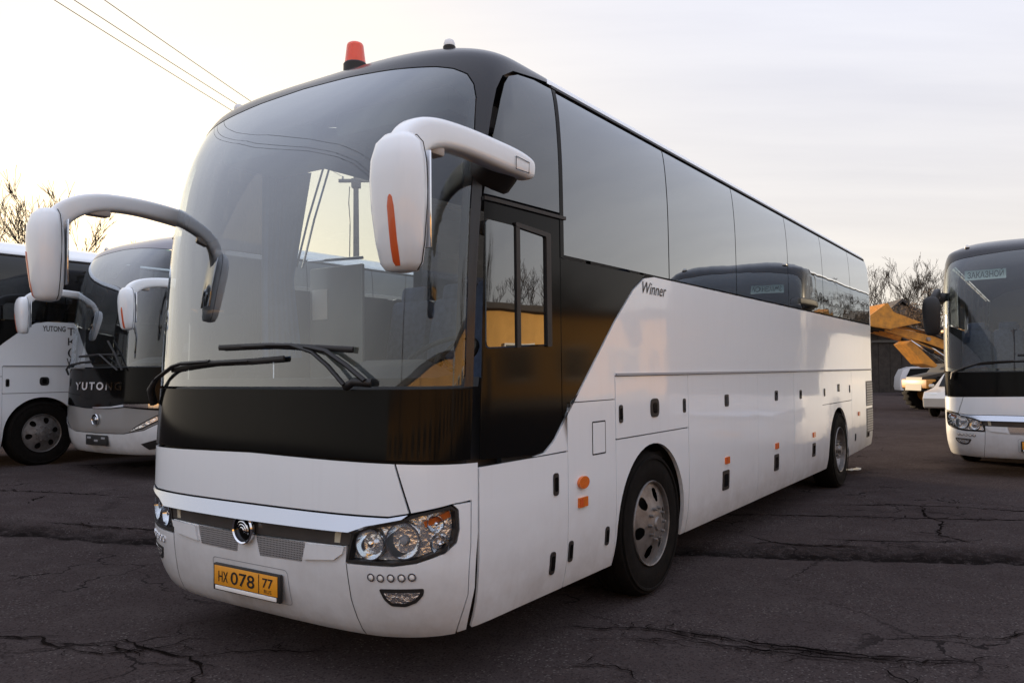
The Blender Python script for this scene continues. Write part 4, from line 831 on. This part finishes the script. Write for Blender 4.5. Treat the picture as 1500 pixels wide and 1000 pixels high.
    for i in range(rows):
        for y in (-.97, -.5, .5, .97):
            o = link(bpy.data.objects.new('passenger_seat', SEAT), R_); o.location = (-.35 + i * .82, y, 1.28)
    if rows > 2:
        b = B(); b.box((-1.0, .93, 1.75), (.03, .58, 1.42), .01); pn = b.obj('partition', mat('partition', (.20, .21, .20), .35, coat=.2), R_)
        b = B(); b.tube([(-1.03, .62, 2.50), (-1.03, 1.22, 2.52)], .012, 8); b.obj('rail', CHROME, pn)
        b = B(); b.box((-1.02, 1.10, 2.17), (.004, .17, .24), .001); b.obj('notice', PAPER, pn)
        b = B()
        pts = []
        for j in range(26):
            t_ = j / 25; pts.append((-1.52 + .46 * t_, 1.17 + .022 * math.sin(j * 1.7), t_))
        for z0, z1, sh0, sh1 in ((1.75, 2.35, .10, .18), (2.35, 3.22, .18, 0)):
            a = [b.bm.verts.new((x * 1 + sh0 * (1 - t_) * 0 - sh0 * t_, y, z0)) for x, y, t_ in pts]; c = [b.bm.verts.new((x - sh1 * t_, y, z1)) for x, y, t_ in pts]
            for j in range(25): b.bm.faces.new((a[j], a[j+1], c[j+1], c[j]))
        b.obj('curtain', CURTM, R_, 60)
        for k, (x0, x1) in enumerate(((-.96, -1.22), (-.90, -1.16))):
            b = B(); b.tube([(x0, 1.12, 3.28), ((x0 + x1) / 2 - .01, 1.14, 2.85), (x1, 1.14, 2.45)], .009, 8); b.obj('grab_rail', CHROME, R_)
        b = B(); b.box((-1.75, .55, 3.13), (.5, .9, .16), .04); b.box((-1.75, -.55, 3.13), (.5, .9, .16), .04); b.obj('overhead_console', LINM, R_)
        for s in (-1, 1):
            b = B(); b.box((4.75, s*.98, 3.10), (7.2, .40, .16), .06); b.obj('luggage_rack', LINM, R_)
    if sign:
        b = B(); p0 = pt3(.98, 2.93, off=-.05); p1 = pt3(.42, 2.93, off=-.05); d = (p1 - p0); h_ = Vector((.055, 0, .15))
        q = [p0, p1, p1 + h_, p0 + h_]; vs = [b.bm.verts.new(x) for x in q]; vb = [b.bm.verts.new(x + Vector((.012, 0, 0))) for x in q]
        b.bm.faces.new(vs); b.bm.faces.new(vb[::-1])
        for k in range(4): b.bm.faces.new((vs[k], vs[(k+1) % 4], vb[(k+1) % 4], vb[k]))
        sg = b.obj('route_sign', mat('sign_white', (.80, .88, .82), .5), R_, 0)
        text_flat('lettering', sign, .13, lambda a, c: tuple(p0 + d * ((a + .035) / d.length) + h_ * ((c + .03) / .15) + Vector((-.004, 0, 0))), mat('sign_green', (.01, .06, .03), .5), sg, width=d.length - .07, bold=.002)
    return R_

MAIN = make_coach((-.0336, 6.5303, 0), RZ, 'large white coach in the foreground with an orange beacon on its black roof', beacon=True, plate=('НХ', '078', '77'), rows=6, script='Winner')
BUSC = make_coach((8.86, 13.30, 0), RZ, 'white coach at the right edge with a route sign behind its windscreen', backlit_mirror=True, plate=(), sign='ЗАКАЗНОЙ')
BUSB = make_coach((-4.68, 13.88, .2), RZ, 'white coach with a grey nose and chrome letters on its black front', kind='new')
BUSA = make_coach((-8.59, 13.57, .2), RZ, 'white coach at the left edge with dark lettering along its side panel')
text_surf('lettering', 'YUTONG', .12, -.02, 2.16, INK, BUSA, 'x', -1, .004, width=.36, bold=.002)
for k, (tx, w) in enumerate((('ТР', .24), ('К', .12), ('(4  651-7', .95), ('W', .14))):
    text_surf('lettering', tx, .17, .36, 2.10 - k * .165, INK, BUSA, 'x', -1, .004, width=w, bold=.001)

# ------------------------------------------------------------------ trees
BARK = mat('bark', (.065, .050, .038), .9, var=.5, vscale=12, bump=.5, bscale=40)
LEAFM = mat('dry_leaf', (.16, .085, .03), .8, var=.5, vscale=5)
def tree_data(seed, h=9., spread=.5, levels=5, leaves=0):
    r = random.Random(seed); tb, cb = B(), B(); lv = []
    def grow(p, d, l, rad_, lev):
        n = 4 if lev < 2 else 3; pts = [p.copy()]; rr = [rad_]
        for i in range(n):
            d = (d + Vector((r.gauss(0, .13), r.gauss(0, .13), r.gauss(.05, .06)))).normalized(); p = p + d * (l / n); pts.append(p.copy()); rr.append(max(.011, rad_ * (1 - .5 * (i + 1) / n)))
        (tb if lev == 0 else cb).tube(pts, rr, 7 if lev == 0 else (5 if lev == 1 else 3), cap=False)
        if lev >= levels:
            if leaves and r.random() < leaves: lv.append(p)
            return
        k = r.randint(3, 4) if lev else r.randint(4, 6)
        for j in range(k + (1 if lev == 0 else 0)):
            i = r.randint(1 if lev else 2, n); q = pts[i]; az = r.uniform(0, 6.283); tilt = r.uniform(.35, .9) * spread * 2
            nd = (d + Vector((math.cos(az) * tilt, math.sin(az) * tilt, r.uniform(-.05, .35)))).normalized()
            grow(q, nd, l * r.uniform(.52, .74), rr[i] * .66, lev + 1)
    grow(Vector((0, 0, 0)), Vector((0, 0, 1)), h * .42, h * .016, 0)
    t = tb.obj('trunk', BARK); c = cb.obj('crown', BARK); res = [t.data, c.data]; bpy.data.objects.remove(t); bpy.data.objects.remove(c)
    if leaves:
        b = B()
        for p in lv:
            for k in range(5):
                q = p + Vector((r.gauss(0, .12), r.gauss(0, .12), r.gauss(0, .12))); a = Vector((r.gauss(0, 1), r.gauss(0, 1), r.gauss(0, 1))).normalized() * .09; c_ = a.orthogonal().normalized() * .05
                vs = [b.bm.verts.new(x) for x in (q - a, q + c_, q + a, q - c_)]; b.bm.faces.new(vs)
        o = b.obj('leaves', LEAFM, None, 0); res.append(o.data); bpy.data.objects.remove(o)
    return res
TREES = [tree_data(11, 10, .5), tree_data(23, 9, .42), tree_data(37, 11, .36), tree_data(41, 8, .55), tree_data(52, 7, .45, 4, .75)]
def tree(k, x, y, sc, rz, label, group, z=0.):
    o = empty('bare_tree', (x, y, z), rz); o.scale = (sc, sc, sc); tag(o, label, 'tree', group)
    for n, me in zip(('trunk', 'crown', 'leaves'), TREES[k]): link(bpy.data.objects.new(n, me), o)
    return o
for i, (k, x, y, s_, lab) in enumerate([(0, -25.6, 38, 1.22, 'tall bare tree cut off by the left edge of the picture'), (2, -23.6, 39, 1.05, 'bare tree just left of the left mirror, second from the left edge'), (1, -22.6, 36.5, .95, 'lower twiggy tree touching the left mirror of the foreground coach'),
        (3, -24.6, 50, 1.15, 'bare tree under the left mirror arm, nearer the mirror housing'), (1, -22.9, 47, 1.08, 'slim bare tree under the middle of the left mirror arm'), (3, -19.9, 45, 1.18, 'rounded bare tree under the left mirror arm beside the windscreen'), (4, -28.0, 44, 1.5, 'low twiggy tree with a few leaves behind the roof of the left coach'), (0, -29.5, 47, 1.0, 'bare tree behind the left edge trees, low over the coach roof'), (1, -21.6, 52, 1.15, 'farthest bare tree in the gap under the left mirror arm')]):
    tree(k, x, y, s_, 1 + i * 1.7, lab, 'bare trees beyond the left coaches')
for i, (k, x, y, s_, lab) in enumerate([(2, 30.6, 68, 1.0, 'thin bare tree nearest the tail of the foreground coach'), (1, 32.0, 69, 1.12, 'second thin bare tree from the tail of the foreground coach'), (2, 33.6, 68, 1.02, 'third thin bare tree from the tail, above the gabled house'), (1, 35.4, 69, 1.0, 'bare tree between the gabled house and the leafy tree'), (2, 38.0, 70, .95, 'bare tree hidden mostly by the right coach mirror')]):
    tree(k, x, y, s_, i * 1.3, lab, 'bare trees behind the shed')
tree(4, 24.1, 45, 1.0, .4, 'sparse tree with a few brown leaves beside the right coach', None)
tl = 'bare leafless tree along the far right of the yard'
for i in range(14):
    a = rad(40 + i * 3.1); d = 52 + (i * 37 % 17); tree((i * 2 + 1) % 4, d * math.sin(a), d * math.cos(a), .85 + .05 * (i % 5), i * 1.9, tl, 'bare trees along the right of the yard')
tl = 'bare leafless tree behind the long yellow building'
for i in range(11):
    tree(i % 4, 45 - i * 1.3 + (i % 3) * 2, 26 - i * 4.4, .95 + .06 * (i % 4), i * 1.3, tl, 'bare trees behind the yellow building')

# ------------------------------------------------------------------ buildings
YEL = mat('yellow_plaster', (.76, .42, .11), .85, var=.25, vscale=.8, bump=.1)
ROOFM = mat('roof_felt', (.07, .06, .055), .9, var=.3)
PANE = glass('house_glass', (.10, .10, .11), .10, .03)
FRAMEW = mat('white_frame', (.75, .74, .70), .6, var=.1)
def yellow(loc, rz, label):
    bl = empty('yellow_building', loc, rz); tag(bl, label, 'building', 'yellow buildings around the yard')
    b = B(); b.box((0, 5, 2.1), (46, 10, 4.2)); b.obj('wall', YEL, bl, 0)
    b = B(); b.box((0, 5, 4.36), (47, 11, .3), .04); b.obj('roof', ROOFM, bl, 0)
    b = B(); b.box((0, -.03, .25), (46.1, .1, .5)); b.obj('plinth', mat('concrete', (.30, .28, .26), .9, var=.3), bl, 0)
    for i in range(13):
        x = -21 + i * 3.5
        if i in (4, 9):
            b = B(); b.box((x, -.04, 1.15), (1.1, .1, 2.3), .01); d = b.obj('door', mat('brown_door', (.10, .06, .035), .5), bl, 0); b = B(); b.box((x + .4, -.12, 1.1), (.04, .08, .16), .01); b.obj('handle', CHROME, d); continue
        b = B(); b.box((x, -.01, 2.0), (1.7, .08, 1.4)); w = b.obj('window', PANE, bl, 0)
        b = B()
        for sx in (-.85, 0, .85): b.box((x + sx, -.07, 2.0), (.08, .10, 1.5))
        for sz in (1.27, 2.73): b.box((x, -.075, sz), (1.78, .10, .08))
        b.obj('frame', FRAMEW, w, 0)
        b = B(); b.box((x, -.12, 1.2), (1.9, .22, .05)); b.obj('sill', FRAMEW, w, 0)
yellow((25.5, 6.0, 0), rad(252.5), 'long low yellow building right of the yard, mirrored in the driver window')
yellow((-3.0, -21.0, 0), rad(184), 'long low yellow building behind the camera, mirrored in the windscreen corner')
sh = empty('storage_shed', (27.5, 52.5, 0), rad(-4)); tag(sh, 'dark weathered storage shed with a flat roof behind the parked vehicles', 'shed')
DW = mat('dark_boards', (.055, .045, .038), .85, var=.5, vscale=3)
for i in range(24):
    b = B(); b.box((-9 + i * .75, random.uniform(-.02, .02), 2.0), (.73, .08, 4.0), .01); o = b.obj('plank', DW, sh, 0)
b = B(); b.box((-.4, 3.2, 1.95), (17.5, 6.2, 3.9)); b.obj('wall', DW, sh, 0)
b = B(); b.box((-.4, 2.9, 4.1), (18.6, 7.4, .22), .03); b.obj('roof', ROOFM, sh, 0)
b = B(); b.box((-.4, -.12, 3.35), (18, .12, .16)); b.obj('beam', mat('old_metal', (.12, .11, .10), .7, var=.4), sh, 0)
hs = empty('gabled_house', (30.3, 62, 0), rad(-10)); tag(hs, 'small house with a dark gabled roof rising above the shed', 'house')
b = B(); b.prism([(-3.2, 0), (3.2, 0), (3.2, 3.9), (0, 6.6), (-3.2, 3.9)], lambda a, c, h: (a, h, c), 7); b.obj('wall', mat('grey_render', (.22, .19, .17), .9, var=.3), hs, 0)
b = B()
for s in (-1, 1): b.prism([(s*3.7, 3.55), (0, 6.72), (0, 6.95), (s*3.75, 3.75)], lambda a, c, h: (a, h - .4, c), 7.8)
b.obj('roof', ROOFM, hs, 0)
b = B(); b.box((0, -.03, 4.4), (.9, .08, 1.0)); w = b.obj('window', PANE, hs, 0)
b = B(); b.box((0, -.08, 4.95), (1.0, .08, .08)); b.box((0, -.08, 3.88), (1.0, .1, .08)); b.obj('frame', FRAMEW, w, 0)

# ------------------------------------------------------------------ utility pole and wires
PW = mat('pole_concrete', (.20, .185, .17), .9, var=.3, bump=.2)
def pole(x, y, label):
    p = empty('utility_pole', (x, y, 0)); tag(p, label, 'pole', 'utility poles carrying the wires')
    b = B(); b.tube([(0, 0, 0), (0, 0, 4.5), (0, 0, 9.1)], [.16, .125, .095], 12); b.obj('shaft', PW, p)
    b = B(); b.box((0, 0, 8.85), (1.3, .12, .12), .01); b.box((0, .02, 8.75), (.32, .3, .34), .02); b.obj('crossarm', PW, p)
    for k in (-.5, 0.08, .5):
        b = B(); b.lathe([(.03, 0), (.05, .03), (.03, .06), (.05, .09), (.02, .13)], (k, 0, 8.9), (0, 0, 1), 10, True); b.obj('insulator', mat('porcelain', (.5, .48, .45), .3), p)
    b = B(); b.tube([(-.22, -.1, 8.6), (-.25, -.12, 8.0), (-.2, -.13, 7.2), (-.24, -.12, 5.0), (-.2, -.12, 2)], .018, 6); b.obj('cable', BLACKM, p)
pole(-5.80, 29.8, 'concrete utility pole seen through the windscreen of the foreground coach'); pole(-11.5, -12, 'concrete utility pole behind the camera at the left')
WIRE = mat('wire', (.16, .15, .15), .6)
for (x0, x1, lab) in ((-6.3, -11.9, 'overhead wire, lowest of the three at the upper left'), (-5.85, -11.7, 'overhead wire, middle one of the three at the upper left'), (-5.5, -10.8, 'overhead wire, highest of the three at the upper left')):
    b = B(); P = []
    for i in range(25):
        t_ = i / 24; P.append((x0 + (x1 - x0) * t_, 29.8 - 41.8 * t_, 9.0 - .5 * math.sin(math.pi * t_)))
    b.tube(P, .009, 5); tag(b.obj('overhead_wire', WIRE), lab, 'wire', 'overhead wires')

# ------------------------------------------------------------------ far vehicles
def small_car(name, loc, rz, paintm, label, cat, suv=False):
    o = empty(name, loc, rz); tag(o, label, cat)
    Lh = 2.1; w = .88; H = 1.68 if suv else 1.46
    if suv: prof = [(-2.1, .45), (-2.12, .85), (-2.0, 1.02), (-1.1, 1.08), (-.55, 1.58), (-.2, 1.66), (1.4, 1.66), (1.85, 1.5), (2.05, 1.05), (2.1, .5)]
    else: prof = [(-2.15, .35), (-2.2, .62), (-2.05, .82), (-1.15, .95), (-.45, 1.38), (-.1, 1.45), (.9, 1.43), (1.6, 1.02), (2.1, .98), (2.2, .6), (2.15, .35)]
    belt = 1.04 if suv else .92
    b = B(); rs = []
    def arch_bot(x):
        return [(x, .3)]
    bot = [(2.05, .30)] + [(1.35 + .36 * math.cos(rad(a)), .33 + .36 * math.sin(rad(a))) for a in range(0, 181, 20)] + [(-1.3 + .36 * math.cos(rad(a)), .33 + .36 * math.sin(rad(a))) for a in range(0, 181, 20)] + [(-2.05, .30)]
    full_ = prof + bot
    for y, k in ((-w, 0), (-w * .97, .02), (w * .97, .02), (w, 0)):
        ins = .06 if abs(y) == w else 0
        rs.append([(x * (1 - ins * .4), y * (1 - .16 * max(0, (z - belt) / (H - belt)) ), z - (.02 if ins and z > belt else 0)) for x, z in full_])
    b.rings(rs); b.obj('body', paintm, o, 30)
    for s in (-1, 1):
        xs0 = -.95 if suv else -.85; xs1 = 1.75 if suv else 1.25
        gp = [(xs0, belt + .02), (xs1, belt + .02), (xs1 - .25, H - .14), (xs0 + .42, H - .12)]
        n = 2
        for a_, c_ in ((0, .46), (.5, 1)):
            q = [(gp[0][0] + (gp[1][0] - gp[0][0]) * a_, gp[0][1]), (gp[0][0] + (gp[1][0] - gp[0][0]) * c_, gp[1][1]), (gp[3][0] + (gp[2][0] - gp[3][0]) * c_, gp[2][1]), (gp[3][0] + (gp[2][0] - gp[3][0]) * a_, gp[3][1])]
            b = B(); b.prism(q, lambda a, c, h: (a, s * (w * (1 - .16 * max(0, (c - belt) / (H - belt))) + .006 - h), c), .02); b.obj('side_window', BLACKG, o, 0)
        b = B(); b.box((-1.0, s * (w + .08), belt + .08), (.12, .16, .11), .03); b.obj('wing_mirror', paintm, o)
        for x in (-1.3, 1.35):
            wq = empty('wheel', (x, s * (w - .09), .33), 0, o)
            b = B(); b.lathe([(.2, -.09), (.3, -.1), (.33, -.06), (.33, .06), (.3, .1), (.2, .1)], (0, 0, 0), (0, s, 0), 24); b.obj('tyre', RUBBER, wq)
            b = B(); b.lathe([(.21, .10), (.20, .06), (.07, .085), (.001, .09)], (0, 0, 0), (0, s, 0), 20)
            for k in range(5):
                th = 2 * math.pi * k / 5; b.box((.12 * math.cos(th), s * .09, .12 * math.sin(th)), (.2, .03, .05), .01, Matrix.Rotation(-th, 3, 'Y'))
            b.obj('rim', mat('alloy', (.6, .6, .6), .3, metal=.8), wq)
        b = B(); b.box((-2.03, s * .62, .72 if not suv else .80), (.18, .36, .16), .05); b.obj('headlight', mat('car_lamp', (.75, .75, .72), .15, metal=.3), o)
    xa, xb_ = (-1.08, -.58) if suv else (-1.12, -.48); za, zb = (1.10, 1.57) if suv else (.97, 1.37)
    b = B(); b.prism([(xa - .012, za), (xb_ - .012, zb), (xb_ + .01, zb), (xa + .01, za)], lambda a, c, h: (a, -.70 + h * (1), c + .012), 1.40); b.obj('windscreen', BLACKG, o, 0)
    b = B(); b.box((-2.12, 0, .55), (.06, .9, .18), .02); b.obj('grille', BLACKM, o)
    if suv:
        for s in (-1, 1): b = B(); b.tube([(-.2, s*.6, 1.70), (1.3, s*.6, 1.70)], .02, 6); b.obj('roof_rail', BLACKM, o)
    return o
small_car('parked_suv', (24.6, 46.5, 0), rad(165), mat('suv_white', (.62, .62, .64), .35, coat=.5), 'white off-road car parked in front of the dark shed', 'car', True)
small_car('parked_car', (15.38, 26.76, 0), rad(45), mat('car_beige', (.60, .57, .52), .35, coat=.5, metal=.2), 'pale beige car half hidden behind the right coach', 'car')
ORG = mat('loader_orange', (.62, .27, .03), .5, var=.6, vscale=5, var2=(.13, .07, .03))
ld = empty('wheel_loader', (16.9, 30.3, 0), rad(0)); tag(ld, 'orange wheel loader with its toothed bucket raised beside the right coach', 'loader')
def lw(x, y, r):
    w = empty('wheel', (x, y, r), 0, ld); b = B()
    b.lathe([(r*.45, -.22), (r*.8, -.25), (r*.97, -.2), (r, -.1), (r, .1), (r*.97, .2), (r*.8, .25), (r*.45, .22)], (0, 0, 0), (0, -1, 0), 30)
    for k in range(18):
        th = 2 * math.pi * k / 18; b.box((r * math.cos(th), 0, r * math.sin(th)), (.08, .42, .10), .01, Matrix.Rotation(-th, 3, 'Y'))
    b.obj('tyre', RUBBER, w); b = B(); b.lathe([(r*.46, .2), (r*.42, .12), (.1, .15), (.001, .17)], (0, 0, 0), (0, -1, 0), 20); b.obj('rim', ORG, w)
for x in (-1.0, 1.9):
    for y in (-.85, .85): lw(x, y, .62)
b = B(); b.prism([(-1.75, .75), (-1.7, 1.25), (-.9, 1.42), (-.6, 1.75), (1.0, 1.75), (2.6, 1.6), (2.75, .8), (1.4, .6), (-.6, .6)], lambda a, c, h: (a, -.6 + h, c), 1.2); b.obj('body', mat('loader_dark', (.03, .028, .026), .6), ld, 0)
b = B(); b.box((-1.35, 0, 1.0), (.75, 1.9, .34), .05); b.box((-.5, 0, 1.15), (1.2, 1.75, .12), .03); b.obj('fender', ORG, ld)
b = B(); b.box((.5, 0, 2.3), (1.35, 1.3, 1.3), .1); b.obj('cab', BLACKG, ld)
b = B(); b.box((.5, 0, 2.99), (1.5, 1.45, .12), .04); b.obj('cab_roof', ORG, ld)
for s in (-1, 1):
    b = B(); b.prism([(.9, 1.62), (1.0, 1.90), (-1.3, 2.78), (-2.9, 3.18), (-3.1, 2.98), (-1.5, 2.52)], lambda a, c, h: (a, s*.55 - .08 + h, c), .16); b.obj('boom_arm', ORG, ld, 0)
    b = B(); b.tube([(.3, s*.38, 1.35), (-1.6, s*.38, 2.65)], [.05, .035], 8); b.obj('cylinder', CHROME, ld)
    b = B(); b.tube([(-1.4, s*.4, 2.95), (-3.1, s*.4, 3.3)], .05, 8); b.obj('bucket_link', ORG, ld)
b = B(); b.prism([(-1.55, 1.75), (-1.15, 1.6), (-1.05, 1.68), (-2.0, 2.62), (-2.2, 2.5)], lambda a, c, h: (a, -.5 + h, c), 1.0); b.obj('boom_plate', ORG, ld, 0)
b = B()
b.prism([(-4.25, 3.22), (-3.10, 3.02), (-1.95, 3.25), (-2.95, 3.65), (-3.15, 3.98), (-3.28, 3.95), (-3.12, 3.62), (-3.05, 3.32), (-3.30, 3.22), (-4.20, 3.36)], lambda a, c, h: (a, -1.15 + h, c), 2.3)
for s in (-1.16, 1.10): b.prism([(-4.20, 3.25), (-3.10, 3.05), (-1.95, 3.25), (-2.95, 3.65), (-3.20, 3.97)], lambda a, c, h: (a, s + h, c), .06)
bk = b.obj('bucket', ORG, ld, 0)
for k in range(5): b = B(); b.box((-3.55, -.9 + k * .45, 3.06), (.75, .06, .10), .01, Matrix.Rotation(rad(10), 3, 'Y')); b.obj('rib', DARK, bk)
for s_ in (-1, 1):
    b = B(); b.tube([(.6, s_*.68, 1.9), (-.3, s_*.69, 2.35), (-1.3, s_*.68, 2.86), (-2.2, s_*.67, 3.12), (-2.9, s_*.62, 3.22)], .028, 6); b.obj('hose', BLACKM, ld)
    for q in ((.75, 1.75), (-1.45, 2.66), (-2.85, 3.08)): b = B(); b.lathe([(.001, .10), (.07, .10), (.08, .0), (.08, -.02)], (q[0], s_*.63, q[1]), (0, s_, 0), 12); b.obj('pin', mat('tooth_steel', (.25, .22, .2), .5), ld)
    b = B(); b.tube([(-.7, s_*.45, 2.2), (-1.9, s_*.45, 2.72)], [.07, .07], 10); b.obj('cylinder', BLACKM, ld)
for k in range(7): b = B(); b.box((-4.32, -1.0 + k * .333, 3.27), (.26, .12, .10), .02, Matrix.Rotation(rad(10), 3, 'Y')); b.obj('tooth', mat('tooth_steel', (.25, .22, .2), .5, metal=.6), bk)

# ------------------------------------------------------------------ litter
b = B(); r = random.Random(3)
vs = [[b.bm.verts.new((i * .06 + r.gauss(0, .01), j * .05 + r.gauss(0, .01), .01 + abs(r.gauss(0, .018)))) for j in range(4)] for i in range(6)]
for i in range(5):
    for j in range(3): b.bm.faces.new((vs[i][j], vs[i+1][j], vs[i+1][j+1], vs[i][j+1]))
o = b.obj('paper_scrap', PAPER); o.location = (5.2, 12.5, .012); o.rotation_euler[2] = .3; tag(o, 'crumpled white paper scrap on the asphalt behind the rear wheel', 'litter')
